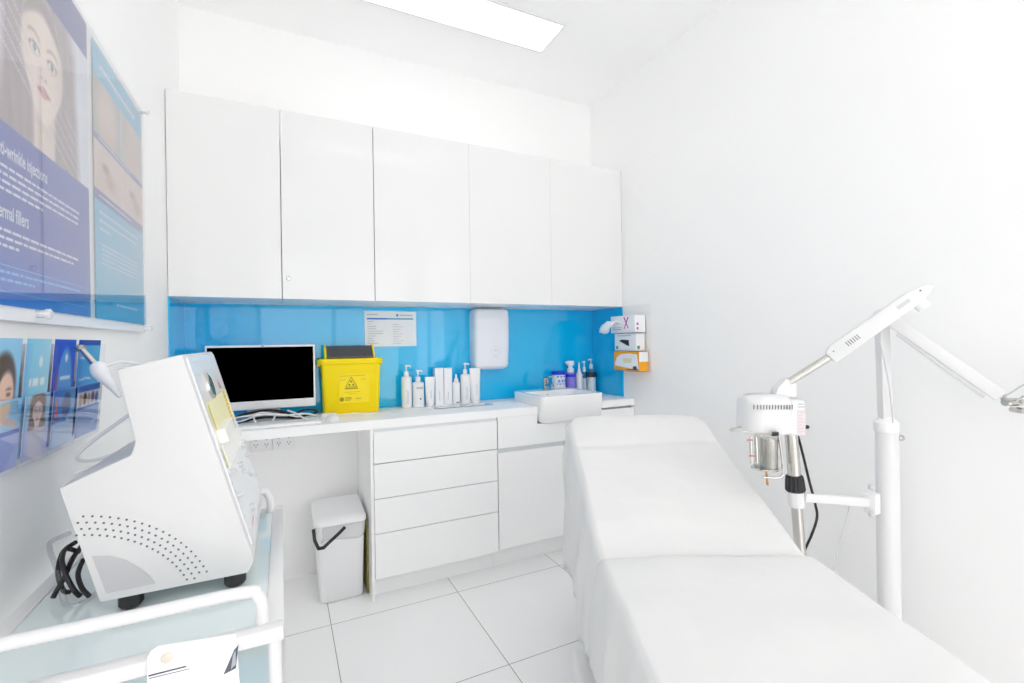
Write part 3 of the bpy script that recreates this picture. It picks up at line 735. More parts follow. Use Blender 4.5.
bd = thing('poster_display_board', 'long frameless acrylic display board on stand-offs holding two posters', 'display board', (XL+.01, 1.53, 1.335))
MB().box(XL+.010, XL+.014, .985, 2.062, 1.334, 2.135, .001, 1).build('backing', mat('white_backing', rgb(244, 244, 246), .3), bd, smooth=False)
MB().box(XL+.0195, XL+.0225, .985, 2.040, 1.359, 2.098).build('acrylic_cover', COVER, bd, smooth=False)
for y, z in ((1.245, 1.352), (2.045, 1.348), (2.045, 2.108), (1.02, 1.352), (1.245, 2.12)):
    MB().lathe([(.008, 0), (.008, .027), (.0105, .0275), (.0105, .033), (.008, .035)], (XL+.001, y, z), (1, 0, 0), 20).build('stand_off', mat('milky_stand_off', rgb(228, 228, 230), .25), bd)
px = XL+.0165
# poster with portrait
p1y0, p1w, p1z0, p1h = 1.058, .470, 1.360, .737
def paint1(x, y):
    Y = p1y0+x; Z = p1z0+y
    navy = (34, 70, 178)
    if Z > 2.008+.0: 
        if Y > 1.30+ .0*Z or Z > 2.06: return (60, 70, 158)
    if Z < 1.680: return mixc((10, 96, 214), (72, 92, 182), min(1, (Z-1.36)/.12))  # paler above the foot: reflected cabinet veil painted into the print
    c = portrait(Y, Z, 1.285, 1.868, .094, (228, 233, 246), (246, 228, 218), (146, 132, 138), 1.22)
    # thin diagonal construction lines
    for k in range(5):
        dd = abs((Z-1.93+k*.028)+(Y-1.14)*.48); 
        if dd < .0016: c = mixc(c, (245, 245, 250), .6)
    return c
t = thing('portrait_poster', 'large navy poster with a long-haired woman portrait and white text', 'poster', (px, 1.29, p1z0))
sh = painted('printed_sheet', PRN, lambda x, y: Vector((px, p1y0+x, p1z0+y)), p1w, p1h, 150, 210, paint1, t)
l = MB(); X_ = Vector((0, 1, 0)); Z_ = Vector((0, 0, 1)); tx = px+.0006
l.text('Anti-wrinkle injections', .036, (tx, 1.086, 1.622), X_, Z_, .625, .02)
l.text('Dermal fillers', .036, (tx, 1.086, 1.512), X_, Z_, .625, .02)
def words(mb, y0, y1, z, h):
    y = y0
    while y < y1:
        w = random.uniform(.012, .034); mb.box(tx-.0002, tx+.0001, y, min(y+w, y1), z-h*.42, z+h*.42); y += w+.005
for i, e in enumerate((1.46, 1.455, 1.455, 1.27)): words(l, 1.088, e, 1.603-i*.0135, .0062)
for i, e in enumerate((1.455, 1.42, 1.17)): words(l, 1.088, e, 1.491-i*.0135, .0062)
l.text('clinic injections', .034, (tx, 1.17, 2.045), X_, Z_, .8)
l.build('lettering', INKW, sh, smooth=False)
l = MB()
for i, e in enumerate((1.46, 1.23)): words(l, 1.088, e, 1.418-i*.0135, .0062)
for b in ((1.075, 1.495, 1.429, 1.4305), (1.075, 1.495, 1.383, 1.3845), (1.4935, 1.495, 1.3845, 1.429), (1.075, 1.0765, 1.3845, 1.429)): l.box(tx-.0002, tx+.0001, *b)
l.build('framed_note', INKLB, sh, smooth=False)
# second poster
p2y0, p2w, p2z0, p2h = 1.566, .472, 1.360, .729
def skinpatch(x, y, s):
    n1 = noise.noise(Vector((x*9+s, y*7, s)))
    c = mixc((226, 206, 198), (196, 172, 164), .5+.5*n1)
    return c
def paint2(x, y):
    Y = p2y0+x; Z = p2z0+y
    if Z > 2.003: return (88, 186, 226)
    if Z > 1.85:
        left = Y < 1.80
        c = skinpatch(Y, Z, 2 if left else 6); d = ell(Y, Z, 1.68 if left else 1.93, 1.92, .085, .11, .2)
        c = mixc((168, 172, 176) if left else (188, 190, 186), c, soft(d, .06))
        if abs(Y-1.802) < .002: c = (240, 240, 240)
        return c
    if Z > 1.832: return (84, 92, 166)
    if Z > 1.702:
        left = Y < 1.81
        c = skinpatch(Y, Z, 11 if left else 15); c = mixc(c, (240, 222, 216), .4)
        c = mixc(c, (130, 96, 88), soft(ell(Y, Z, 1.66 if left else 1.92, 1.775, .02, .008), .02))
        c = mixc(c, (176, 128, 118), soft(ell(Y, Z, 1.70 if left else 1.97, 1.745, .035, .02), .03)*.6)
        if abs(Y-1.812) < .002: c = (240, 240, 240)
        return c
    if Z > 1.674: return (84, 92, 166)
    return mixc((44, 170, 226), (104, 190, 228), min(1, (Z-1.36)/.12))  # same reflection veil painted in, ending near the poster foot
t = thing('treatment_poster', 'narrow sky-blue poster with two rows of skin close-up photos', 'poster', (px, 1.8, p2z0))
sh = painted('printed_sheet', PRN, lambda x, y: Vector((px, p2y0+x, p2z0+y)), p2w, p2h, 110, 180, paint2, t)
l = MB(); tx = px+.0006
words(l, 1.62, 1.95, 2.04, .012)
words(l, 1.60, 1.9, 1.841, .005); words(l, 1.60, 1.9, 1.688, .005)
for i, e in enumerate((1.965, 1.95, 1.69)): words(l, 1.6, e, 1.645-i*.022, .008)
for i, e in enumerate((1.977, 1.96, 1.975, 1.94, 1.98)): words(l, 1.615, e, 1.56-i*.0125, .004)
words(l, 1.735, 1.95, 1.406, .007)
l.build('lettering', INKW, sh, smooth=False)
l = MB().text('clinic', .022, (tx, 1.657, 1.4), X_, Z_, 1.0); l.build('emblem', mat('deep_blue_ink', rgb(0, 70, 170), .6), sh, smooth=False)

# ---------------------------------------------------------------- brochure holder with leaflets
zt, zb_ = 1.303, 1.072
def BH(y, z, off=0):   # leaning plane of the holder, top further from the wall
    f = (z-zb_)/(zt-zb_)
    return Vector((XL+.022+.018*f+off, y, z))
bh = thing('brochure_holder', 'clear acrylic multi-pocket leaflet holder mounted below the display board', 'leaflet holder', (XL+.02, 1.22, zb_))
ys = [.91, 1.022, 1.136, 1.252, 1.378, 1.535]
m_ = MB(); q = [BH(.91, zb_, -.012), BH(1.535, zb_, -.012), BH(1.535, zt-.01, -.012), BH(.91, zt-.01, -.012)]
m_.loft([q, [p+Vector((.0015, 0, 0)) for p in q]]); m_.build('back_plate', ACRYL, bh, smooth=False)
for i in range(5):
    a, b = ys[i]+.004, ys[i+1]-.004
    m_ = MB(); q = [BH(a, zb_, .004), BH(b, zb_, .004), BH(b, 1.195, .004), BH(a, 1.195, .004)]
    m_.loft([q, [p+Vector((.0015, 0, 0)) for p in q]])
    for y in (a, b-.0015):
        q = [BH(y, zb_, -.010), BH(y+.0015, zb_, -.010), BH(y+.0015, zt-.01, -.010), BH(y, zt-.01, -.010)]
        m_.loft([q, [p+Vector((.015, 0, 0)) for p in q]])
    m_.build('pocket', clear_mat('bluish_acrylic', (.965, .972, .998), 1.25), bh, smooth=False)
for y in (1.1, 1.45): MB().cyl((XL, y, 1.2), BH(y, 1.2, -.012), .006).build('wall_fixing', CHROME, bh)
def leaf(i, z0, z1, off, func, label):
    a, b = ys[i]+.008, ys[i+1]-.008
    t = thing('leaflet', label, 'leaflet', BH((a+b)/2, z0, off), 'leaflets in the wall holder')
    painted('printed_face', PRG, lambda x, y: BH(a+x, z0+y, off), b-a, z1-z0, 50, 60, lambda x, y: func(x/(b-a), y/(z1-z0), b-a, z1-z0), t)
    q = [BH(a, z0, off-.0012), BH(b, z0, off-.0012), BH(b, z1, off-.0012), BH(a, z1, off-.0012)]
    MB().loft([q, [p+Vector((.0009, 0, 0)) for p in q]]).build('pages', PAPER, t, smooth=False)
    return t
def f_profile(u, v, w, h):
    c = mixc((92, 180, 232), (150, 206, 240), v); x = u*w; y = v*h
    hair = (66, 52, 58)
    c = mixc(c, hair, soft(ell(x, y, w*.46, h*.62, w*.42, h*.27), .01)); c = mixc(c, hair, soft(ell(x, y, w*.25, h*.42, w*.2, h*.28), .01))
    sk = (232, 196, 178)
    c = mixc(c, sk, soft(ell(x, y, w*.55, h*.52, w*.28, h*.22, -.1), .006)); c = mixc(c, sk, soft(ell(x, y, w*.5, h*.25, w*.2, h*.16), .01))
    c = mixc(c, (70, 50, 50), soft(ell(x, y, w*.66, h*.56, w*.07, h*.012), .003)); c = mixc(c, (70, 50, 50), soft(ell(x, y, w*.66, h*.605, w*.08, h*.008), .003))
    c = mixc(c, (196, 96, 100), soft(ell(x, y, w*.68, h*.405, w*.07, h*.018), .003)); c = mixc(c, (206, 160, 144), soft(ell(x, y, w*.78, h*.48, w*.03, h*.03), .005))
    if v < .16: c = mixc(c, (226, 200, 190), .8)
    return c
def f_hands(u, v, w, h):
    if v < .5: return mixc((150, 166, 226), (176, 188, 232), v)
    x, y = u*w, v*h
    c = mixc((206, 226, 238), (120, 190, 232), u)
    c = mixc(c, (236, 200, 180), soft(ell(x, y, w*.3, h*.78, w*.35, h*.13, .5), .006)); c = mixc(c, (226, 184, 164), soft(ell(x, y, w*.6, h*.68, w*.3, h*.05, -.3), .006))
    if v < .56: c = (24, 84, 190)
    return c
def f_text(u, v, w, h):
    c = mixc((128, 206, 238), (170, 222, 244), u)
    if abs(v-.63) < .035 and .2 < u < .82 and int(u*14) % 4: c = (232, 246, 252)
    if v < .5 and int(v*26) % 2 and .25 < u < .7: c = (196, 230, 246)
    c = mixc(c, (226, 242, 250), soft(ell(u, v, .62, .8, .08, .05), .02)); return c
def f_woman(u, v, w, h):
    if v < .46: return mixc((176, 186, 232), (206, 200, 214), soft(abs(u-.5)-.3, .2))
    return portrait(u*w, v*h, w*.5, h*.72, w*.2, (150, 204, 234), (236, 206, 192), (120, 84, 72), 1.1)
def f_oval(u, v, w, h):
    c = (30, 84, 214); x, y = u*w, v*h
    c = mixc(c, (88, 160, 232), soft(ell(x, y, w*.56, h*.5, w*.34, h*.42), .006))
    c = mixc(c, (20, 70, 180), soft(ell(x, y, w*.45, h*.36, w*.1, h*.08), .004)); c = mixc(c, (20, 70, 180), soft(ell(x, y, w*.74, h*.36, w*.1, h*.08), .004))
    c = mixc(c, (214, 60, 110), soft(ell(x, y, w*.2, h*.35, w*.06, h*.3), .01)); c = mixc(c, (226, 240, 252), soft(ell(x, y, w*.58, h*.82, w*.06, h*.04), .003))
    if abs(v-.62) < .02 and .35 < u < .8: c = (206, 228, 248)
    return c
def f_bluepic(u, v, w, h):
    if v < .42: return mixc((158, 198, 238), (190, 214, 242), u)
    x, y = u*w, v*h; c = mixc((40, 120, 220), (120, 190, 238), u)
    c = mixc(c, (220, 90, 110), soft(ell(x, y, w*.15, h*.65, w*.07, h*.2), .006)); c = mixc(c, (60, 90, 150), soft(ell(x, y, w*.6, h*.7, w*.2, h*.22), .008)); return c
def f_cyan(u, v, w, h):
    c = mixc((64, 150, 224), (96, 190, 232), u)
    if v > .95: c = (30, 76, 180)
    return c
def f_strip(u, v, w, h):
    if v < .52: return mixc((150, 180, 230), (184, 200, 236), v)
    if v > .86 or .52 <= v < .58: return (70, 130, 214)
    x = u*w; c = (228, 230, 238)
    for k, cc in enumerate(((206, 150, 110), (60, 50, 60), (216, 168, 120), (120, 90, 160), (80, 120, 190))):
        c = mixc(c, cc, soft(ell(u, v, .14+.18*k, .70+.02*(k % 2), .075, .11), .03))
    return c
LEAFS = [
 (0, f_text, f_woman, 'pale blue leaflet at the near end of the wall holder', 'small leaflet in the lower pocket at the near end of the holder'),
 (1, f_profile, f_hands, 'leaflet showing a dark-haired woman in profile on sky blue', 'small leaflet with a hand picture below the profile leaflet'),
 (2, f_text, f_woman, 'light cyan leaflet with white text lines in the holder', 'small leaflet showing a brown-haired woman, below the cyan text leaflet'),
 (3, f_oval, f_bluepic, 'royal blue leaflet with a pale oval and a red accent', 'small blue picture leaflet below the royal blue one'),
 (4, f_cyan, f_strip, 'sky-blue leaflet reading CLINIC BEAUTY at the far end of the holder', 'small leaflet with a strip of tiny portraits at the far end')]
for i, fa, fb, la, lb_ in LEAFS:
    t = leaf(i, 1.085, 1.302, -.004, fa, la)
    if i == 4:
        l = MB(); l.text('BEAUTY', .024, BH(1.40, 1.258, -.0035), X_, Z_, .95); l.text('CLINIC', .024, BH(1.40, 1.208, -.0035), X_, Z_, .95)
        l.build('lettering', INKW, t, smooth=False)
    leaf(i, 1.078, 1.198, .0015, fb, lb_)

# ---------------------------------------------------------------- trolley
tx0, tx1, ty0, ty1 = -.415, -.004, .828, 1.452
tr = thing('glass_shelf_trolley', 'white metal trolley with pale blue glass shelves carrying the facial machine', 'trolley', ((tx0+tx1)/2, 1.14, 0))
def shelf(z):
    f = MB()
    w = .026
    f.box(tx0, tx1, ty0, ty0+w, z-.022, z, .003, 2); f.box(tx0, tx1, ty1-w, ty1, z-.022, z, .003, 2)
    f.box(tx0, tx0+w, ty0+w-.003, ty1-w+.003, z-.022, z, .003, 2); f.box(tx1-w, tx1, ty0+w-.003, ty1-w+.003, z-.022, z, .003, 2)
    f.build('shelf_frame', METALW, tr)
    MB().box(tx0+w-.004, tx1-w+.004, ty0+w-.004, ty1-w+.004, z-.010, z-.004).build('glass_shelf', FROST, tr, smooth=False)
for z in (.84, .50, .18): shelf(z)
for y in (ty0+.03, ty1-.03):     # raised end rails
    sg = 1
    MB().tube([(tx0+.035, y, .835), (tx0+.035, y, .865), (tx0+.042, y, .885), (tx0+.06, y, .893), (-.2, y, .893), (-.060, y, .893), (-.042, y, .885), (-.035, y, .865), (-.035, y, .835)], .0095, 12, 4).build('guard_rail', METALW, tr)
for x in (tx0+.013, tx1-.013):
    for y in (ty0+.013, ty1-.013):
        MB().cyl((x, y, .07), (x, y, .8175), .010, None, 14).build('upright', METALW, tr)
        c_ = MB().cyl((x-.012, y, .030), (x+.012, y, .030), .03, None, 20); c_.box(x-.016, x+.016, y-.012, y+.012, .055, .07, .003, 2)
        c_.build('castor', PLASTG, tr)
# leaflet clipped to the near rim
t = thing('hanging_leaflet', 'white leaflet with a dark photo corner clipped to the trolley front rim', 'leaflet', (-.11, .824, .7))
a0 = dp(147, 655, .74); yl = .8235
def rimpt(a, b): 
    d_ = ray(a, b); return CAM+d_*((yl-CAM.y)/d_.y)
PL = [rimpt(*p) for p in ((147, 700), (147.5, 657), (151, 651), (158, 646.5), (236, 634), (240, 690))]
m_ = MB(); m_.loft([PL, [p+Vector((0, .002, 0)) for p in PL]]); m_.build('sheet', PAPER, t, smooth=False)
m_ = MB()
def lay(pts, mi, off=.0005): m_.use(mi); m_.add([rimpt(*p)+Vector((0, -off, 0)) for p in pts], [list(range(len(pts)))])
lay(((148.5, 675), (186, 665.6), (186.5, 666.8), (148.5, 676.6)), 1); lay(((149, 678), (190, 668.2), (190, 668.8), (149, 678.8)), 1)
m_.build('lettering', [INKD, INKD, INKG], t, smooth=False)
m_ = MB()
lay(((238.5, 644.5), (236, 668), (223.5, 674.5), (228, 664), (234, 650)), 0); lay(((233, 655), (235.5, 650), (236, 664), (231, 669)), 2, .0008)
m_.build('printed_picture', [INKD, INKD, INKG], t, smooth=False)
MB().lathe([(.0075, 0), (.0075, -.002), (.005, -.003)], rimpt(167, 657.5), (0, 1, 0), 20).build('stud', mat('pale_metal_stud', rgb(222, 216, 204), .3, metal=.3), t)

# ---------------------------------------------------------------- facial machine on the trolley
fm = thing('facial_machine', 'white wedge-shaped facial treatment machine with a slanted control panel', 'beauty machine', (-.17, 1.19, .842))
MB().prism([(-.276, .864), (-.062, .864), (-.052, .884), (-.057, .905), (-.158, 1.270), (-.250, 1.247), (-.226, 1.125), (-.232, 1.102), (-.325, 1.060)], 'y', .995, 1.385, .004).build('housing', MACHW, fm, angle=30)
ft = MB
for x, y in ((-.24, 1.02), (-.085, 1.02), (-.24, 1.35), (-.085, 1.35)):
    MB().lathe([(.015, 0), (.018, .004), (.018, .024)], (x, y, .8400), n=20).build('foot', BLACK, fm)
# vent pattern on the near side
v = MB(); cx, cz = -.3225, .799
cnt = 0
for k, rr_ in enumerate((.183, .193, .203, .213)):
    n_ = 20
    for i in range(n_):
        a = radians(84-61*(i+.5*(k % 2))/(n_-.5))
        X, Z = cx+rr_*cos(a), cz+rr_*sin(a)
        if X < -.305 or X > -.075: continue
        v.disc((X, .9945, Z), (.00185, 0, 0), (0, 0, .00185), 8)
v.build('vent_holes', VENT, fm, smooth=False)
g = MB(); pts = [Vector((a, .9944, b)) for a, b in ((-.284, .943), (-.261, .938), (-.242, .928), (-.222, .910), (-.208, .892), (-.201, .879), (-.267, .878))]
g.add(pts, [list(range(len(pts)))]); g.build('grey_badge_panel', GREYP, fm, smooth=False)
# slanted control panel
B0 = Vector((-.0572, .995, .906)); T0 = Vector((-.1575, .995, 1.268)); up_ = (T0-B0); Lp = up_.length; ud = up_.normalized(); nd = Vector((ud.z, 0, -ud.x))
def FP(a, b, off=0): return B0+up_*a+Vector((0, .39, 0))*b+nd*off
def fquad(mb, a0, a1, b0, b1, off=.001, th=.0):
    q = [FP(a0, b0, off), FP(a0, b1, off), FP(a1, b1, off), FP(a1, b0, off)]
    if th: mb.loft([q, [p+nd*th for p in q]])
    else: mb.add(q, [[0, 1, 2, 3]])
    return mb
fquad(MB(), .01, .985, .045, .955, .0002, .003).build('control_panel', mat('pale_panel', rgb(236, 238, 241), .25), fm, smooth=False)
CP = bpy.context.scene.objects['control_panel']
fquad(MB(), .535, .745, .10, .93, .0034).use(0).build('yellow_overlay', YELP, CP, smooth=False)
m_ = MB()
for k in range(8): m_.disc(FP(.735-k*.0265, .80, .004), ud*.0045, Vector((0, .017, 0)), 14)
m_.build('amber_buttons', YELD, CP, smooth=False)
fquad(fquad(MB(), .60, .735, .115, .16, .0038), .40, .50, .1, .15, .0038).build('amber_scale', mat('amber_scale', rgb(226, 208, 120), .5), CP, smooth=False)
m_ = MB(); m_.lathe([(.028, 0), (.027, .004), (.022, .006)], FP(.815, .36, .0033), nd, 28); m_.build('dial_bezel', CHROME, CP)
m_ = MB(); m_.disc(FP(.815, .36, .0096), ud*.0215, Vector((0, .0215, 0)), 24); m_.build('dial_face', GEM, CP, smooth=False)
m_ = MB()
for a in (0, 60, 120):
    d_ = (ud*cos(radians(a))+Vector((0, 1, 0))*sin(radians(a))); n2 = nd.cross(d_)
    c = FP(.79, .74, .004); m_.add([c-d_*.020, c+n2*.0035, c+d_*.020, c-n2*.0035], [[0, 1, 2, 3]])
lab(m_.build('star_mark', RED, CP, smooth=False), 'red star mark')
fquad(MB(), .53, .60, .12, .5, .0035, .014).build('probe_rest', PLASTW, CP, smooth=False)
fquad(MB(), .535, .595, .47, .53, .018, .001).build('probe_end', PLASTG, CP, smooth=False)
fquad(MB(), .40, .525, .12, .9, .0035, .002).build('lower_label', mat('label_white', rgb(248, 248, 248), .4), CP, smooth=False)
for a, b, r_, M_ in ((.36, .78, .005, PLASTG), (.30, .82, .005, PLASTG), (.33, .45, .007, PLASTG), (.28, .5, .005, PLASTG), (.25, .12, .004, PLASTG), (.15, .84, .004, PLASTG), (.10, .35, .008, PLASTG), (.20, .7, .005, PLASTG), (.37, .15, .005, PLASTG)):
    MB().lathe([(r_, 0), (r_*.9, .008), (r_*.5, .009)], FP(a, b, .0033), nd, 16).build('knob', M_, CP)
m_ = fquad(MB(), .045, .055, .2, .34, .0036); m_.build('red_lettering', mat('soft_red_ink', rgb(232, 150, 154), .6), CP, smooth=False)
m_ = MB()
for b in (.15, .2, .28): fquad(m_, .955, .962, b, b+.035, .0036)
for k in range(9): fquad(m_, .5-.045*k, .515-.045*k, .06, .085, .0036)
m_.build('grey_lettering', INKG, CP, smooth=False)
# applicator on the rear shoulder
ap = thing('applicator_handpiece', 'white applicator with a short chrome rod resting at the rear of the machine', 'handpiece', (-.262, 1.02, 1.2))
D1 = 1.02
h0 = dp(104, 377, D1)
m_ = MB()
m_.tube([dp(95, 363, D1), dp(100, 370, D1), dp(106, 378, D1), dp(113, 387, D1), dp(120, 397, D1)], lambda f: .0175*sqrt(max(.02, 1-((f-.32)/.33)**2)) if f < .38 else .0172-.0135*((f-.38)/.62)**.8, 18, 8); m_.build('grip', PLASTW, ap)
MB().cyl(dp(99, 369, D1), dp(80, 348, D1), .0065, None, 16).build('rod', CHROME, ap)
MB().lathe([(.008, 0), (.009, .003), (.009, .007), (.006, .010)], dp(81.5, 350, D1), dp(79, 347, D1)-dp(81.5, 350, D1), 16).build('rod_tip', mat('dull_metal', rgb(170, 166, 160), .3, metal=1), ap)
MB().tube([dp(106, 366, D1), dp(120, 362, D1+.02), dp(138, 364, D1+.06)], .0035, 8).build('loop_wire', PLASTW, ap)
m_ = MB().tube([(p) for p in (dp(129, 415, 1.08), dp(105, 432, 1.05), dp(83, 449, 1.03), dp(77, 458, 1.03), dp(88, 461, 1.05), dp(112, 455, 1.08), dp(136, 444, 1.12))], .0042, 10, 8)
tag(m_.build('coiled_hose', PLASTW), 'pale grey hose looping out behind the facial machine', 'hose')
m_ = MB().tube([dp(60, 482, 1.13), dp(85, 470, 1.12), dp(110, 462, 1.12), dp(138, 455, 1.14)], .003, 8, 8)
tag(m_.build('thin_hose', PLASTW), 'thin white tube lying on the rear step of the facial machine', 'hose')
# black mains cord bundle
def on(a, b, dz=0):   # point on trolley glass under the pixel, lifted
    d_ = ray(a, b); z = .836+dz; return CAM+d_*((z-CAM.z)/d_.z)
CC = [
 [dp(79, 552, 0.885), dp(66, 549, 0.860), dp(62, 560, 0.835), dp(66, 575, 0.827), dp(74, 590, 0.827), dp(80, 596, 0.835)],
 [dp(82, 545, 0.902), dp(72, 560, 0.852), dp(64, 578, 0.827), dp(56, 592, 0.827), dp(53, 598, 0.822)],
 [dp(83, 560, 0.877), dp(78, 574, 0.843), dp(82, 588, 0.827), dp(89, 596, 0.818)],
 [dp(76, 542, 0.893), dp(63, 552, 0.868), dp(58, 572, 0.843), dp(63, 590, 0.835), dp(70, 592, 0.835)]]
m_ = MB()
for p in CC: m_.tube(p, .0040, 8, 6)
tag(m_.build('mains_cord', BLACK), 'bundled black mains cord on the trolley behind the machine', 'cord')
m_ = MB().tube([dp(70, 533, 0.918), dp(52, 541, 0.885), dp(50, 550, 0.868), dp(58, 572, 0.843), dp(64, 600, 0.822), dp(72, 606, 0.818), dp(88, 600, 0.835), dp(94, 594, 0.852)], .0042, 10, 6)
tag(m_.build('clear_bag', clear_mat('clear_film', (.9, .9, .92), 1.6, .06)), 'clear plastic sleeve crumpled around the black cord', 'plastic sleeve')

# ---------------------------------------------------------------- treatment bed
O = Vector((1.103, .996, 0)); ang = radians(25.6)
U = Vector((sin(ang), cos(ang), 0)); V = Vector((cos(ang), -sin(ang), 0))
def BP(u, v, z): return O+U*u+V*v+Vector((0, 0, z))
MBED = Matrix((V, U, Vector((0, 0, 1)))).transposed().to_4x4(); MBED.translation = O
bed = thing('treatment_bed', 'padded white treatment bed with a raised backrest', 'bed', BP(-.2, 0, 0))
MB().box(-.35, .30, -.85, .36, .035, .155, .018, 3, MBED).build('base_cover', PLASTW, bed)
for u in (-.8, .28):
    for v_ in (-.25, .25): MB().cyl(BP(u, v_-.01, .025), BP(u, v_+.01, .025), .025).build('castor', DGREY, bed)
MB().box(-.13, .13, -.42, -.12, .15, .54, .01, 2, MBED).build('lift_column', PLASTW, bed)
MB().box(-.25, .25, -1.1, .02, .54, .575, .006, 2, MBED).build('bed_frame', METALW, bed)
MB().box(-.285, .285, -1.12, -.012, .576, .625, .02, 3, MBED).build('seat_cushion', VINYL, bed)
th = math.atan(.36)
MBK = MBED @ Matrix.Translation((0, .012, .575)) @ Matrix.Rotation(th, 4, 'X')
MB().box(-.26, .26, .01, .80, .0, .045, .018, 3, MBK).build('backrest_cushion', VINYL, bed)
for v_ in (-.2, .2): MB().cyl(BP(-.15, v_, .55), BP(.40, v_, .70), .012).build('backrest_strut', METALW, bed)

def drape(u0, u1, hw, r, rc0, rc1, ztop, hem, label, name, seed, hangs=(1, 1, 1, 1), taper=None, mat_=SHEET, flare=.03, nu=90, nv=54):
    """sheet lying on a footprint u0..u1 x +-hw, hanging straight down past each edge to height hem"""
    NF = 16
    us = [('l', k/NF) for k in range(NF, 0, -1)] if hangs[0] else []
    us += [('m', k/nu) for k in range(nu+1)]
    us += [('h', k/NF) for k in range(1, NF+1)] if hangs[1] else []
    vs_ = [('l', k/NF) for k in range(NF, 0, -1)]+[('m', k/nv) for k in range(nv+1)]+[('h', k/NF) for k in range(1, NF+1)]
    verts = []
    for ku, fu in us:
        for kv, fv in vs_:
            if ku == 'm': cu = u0+(u1-u0)*fu; eu = 0
            elif ku == 'l': cu = u0; eu = -fu
            else: cu = u1; eu = fu
            w_ = hw*(taper(cu) if taper else 1)
            if kv == 'm': cv = -w_+2*w_*fv; ev = 0
            elif kv == 'l': cv = -w_; ev = -fv
            else: cv = w_; ev = fv
            # pull footprint corners in
            if ku != 'l' or True:
                rc = rc1 if cu > (u0+u1)/2 else rc0
                if rc > 0:
                    du = (u1-cu) if cu > (u0+u1)/2 else (cu-u0); dv = w_-abs(cv)
                    if du < rc and dv < rc:
                        a_ = rc-du; b_ = rc-dv; L_ = sqrt(a_*a_+b_*b_)
                        if max(a_, b_) > 0:
                            s_ = max(a_, b_)/max(L_, 1e-6)
                            a2, b2 = a_*s_, b_*s_
                            cu = (u1-rc+a2) if cu > (u0+u1)/2 else (u0+rc-a2)
                            cv = (w_-rc+b2)*(1 if cv > 0 else -1)
            e = sqrt(eu*eu+ev*ev)
            zt_ = ztop(cu, cv)
            if e > 0:
                dx, dy = ev/e, eu/e
                # at rounded corners hang direction blends outward
                rc = rc1 if cu > (u0+u1)/2 else rc0
                ee = max(abs(eu), abs(ev))
                arc = r*pi/2; tot = arc+(zt_-r-hem); d = ee*tot
                if d < arc: off = r*sin(d/r); dz = r*(1-cos(d/r))
                else: off = r; dz = r+(d-arc)
                hz = max(0, dz-r)
                s_ = 1.2*noise.noise(Vector((cu*7+cv*3+seed, cv*7+seed, hz*1.0)))+.75*noise.noise(Vector((cu*17+seed, cv*17, hz*1.5)))
                g_ = min(1, hz/.14)
                off += flare*g_*(.45+.9*s_)-.018*max(0, hz-.15)
                hemw = .02*noise.noise(Vector((cu*5+seed, cv*5, 9)))*g_
                p = BP(cu+dy*off, cv+dx*off, zt_-dz+hemw)
            else:
                edge = min(w_-abs(cv), .08)/.08
                wr = .0065*noise.noise(Vector((cu*7+seed, cv*5, 0)))+.0025*noise.noise(Vector((cu*3, cv*14+seed, 2)))+.0012*noise.noise(Vector((cu*26, cv*22+seed, 4)))
                p = BP(cu, cv, zt_+wr)
            verts.append(p)
    n1 = len(vs_); fs = [[i*n1+j, i*n1+j+1, (i+1)*n1+j+1, (i+1)*n1+j] for i in range(len(us)-1) for j in range(n1-1)]
    mb = MB().add(verts, fs); ob = mb.build(name, mat_, angle=180, recalc=False)
    so = ob.modifiers.new('thickness', 'SOLIDIFY'); so.thickness = .0025; so.offset = -1
    tag(ob, label, 'bed sheet'); return ob
def zs_seat(u, v):
    e = max(0, u+.05)/.05          # rolled edge at the hinge
    return .657-.010*max(0, e)**2 - .004*(abs(v)/.3)**4
def zs_back(u, v):
    z = .630+.362*u+.016*min(1, u/.25)
    z -= .007*exp(-((u-.575-.012*sin(v*9))/.022)**2)
    z += .034*exp(-((u-.70)/.085)**2)*(1-.35*(v/.3)**2) + .006*exp(-((u-.55)/.03)**2)*noise.noise(Vector((v*6, 1, 1)))
    z -= .03*max(0, (u-.74)/.07)**2
    z += .012*exp(-((u-.13)/.05)**2)*noise.noise(Vector((v*5+3, u*9, 1)))
    return z
drape(-1.14, .0, .300, .013, .05, 0, zs_seat, .33, 'smooth white disposable sheet covering the flat foot half of the bed', 'seat_sheet', 3.1, hangs=(1, 0, 1, 1), flare=.035)
drape(.004, .80, .294, .016, 0, .12, zs_back, .31, 'white disposable sheet with a pillow bulge draped over the raised backrest', 'backrest_sheet', 8.4, hangs=(0, 1, 1, 1), taper=lambda u: 1-.0*max(0, (u-.1)/.7), flare=.036)

# ---------------------------------------------------------------- magnifier lamp stand + facial steamer
PX, PY = 1.872, .898
ls = thing('magnifier_lamp_stand', 'white column stand with jointed magnifier lamp arms behind the steamer', 'lamp', (PX, PY, 0))
ztp = .98
m_ = MB().lathe([(.17, .03), (.175, .036), (.175, .05), (.06, .075), (.05, .09)], (PX, PY, 0), n=36)
m_.build('base', METALW, ls)
for k in range(4):
    a = pi/4+k*pi/2; MB().cyl((PX+.13*cos(a)-.01, PY+.13*sin(a), .015), (PX+.13*cos(a)+.01, PY+.13*sin(a), .015), .015).build('castor', PLASTG, ls)
MB().lathe([(.0335, .08), (.0335, .95), (.032, .953)], (PX+.004, PY, 0), n=32).build('column', METALW, ls)
m_ = MB().lathe([(.034, .9535), (.036, .958), (.036, .985), (.022, 1.0), (.016, 1.01)], (PX, PY, 0), n=28); m_.build('column_cap', PLASTW, ls)
dpost = (Vector((PX, PY, 0))-CAM).dot(FW)
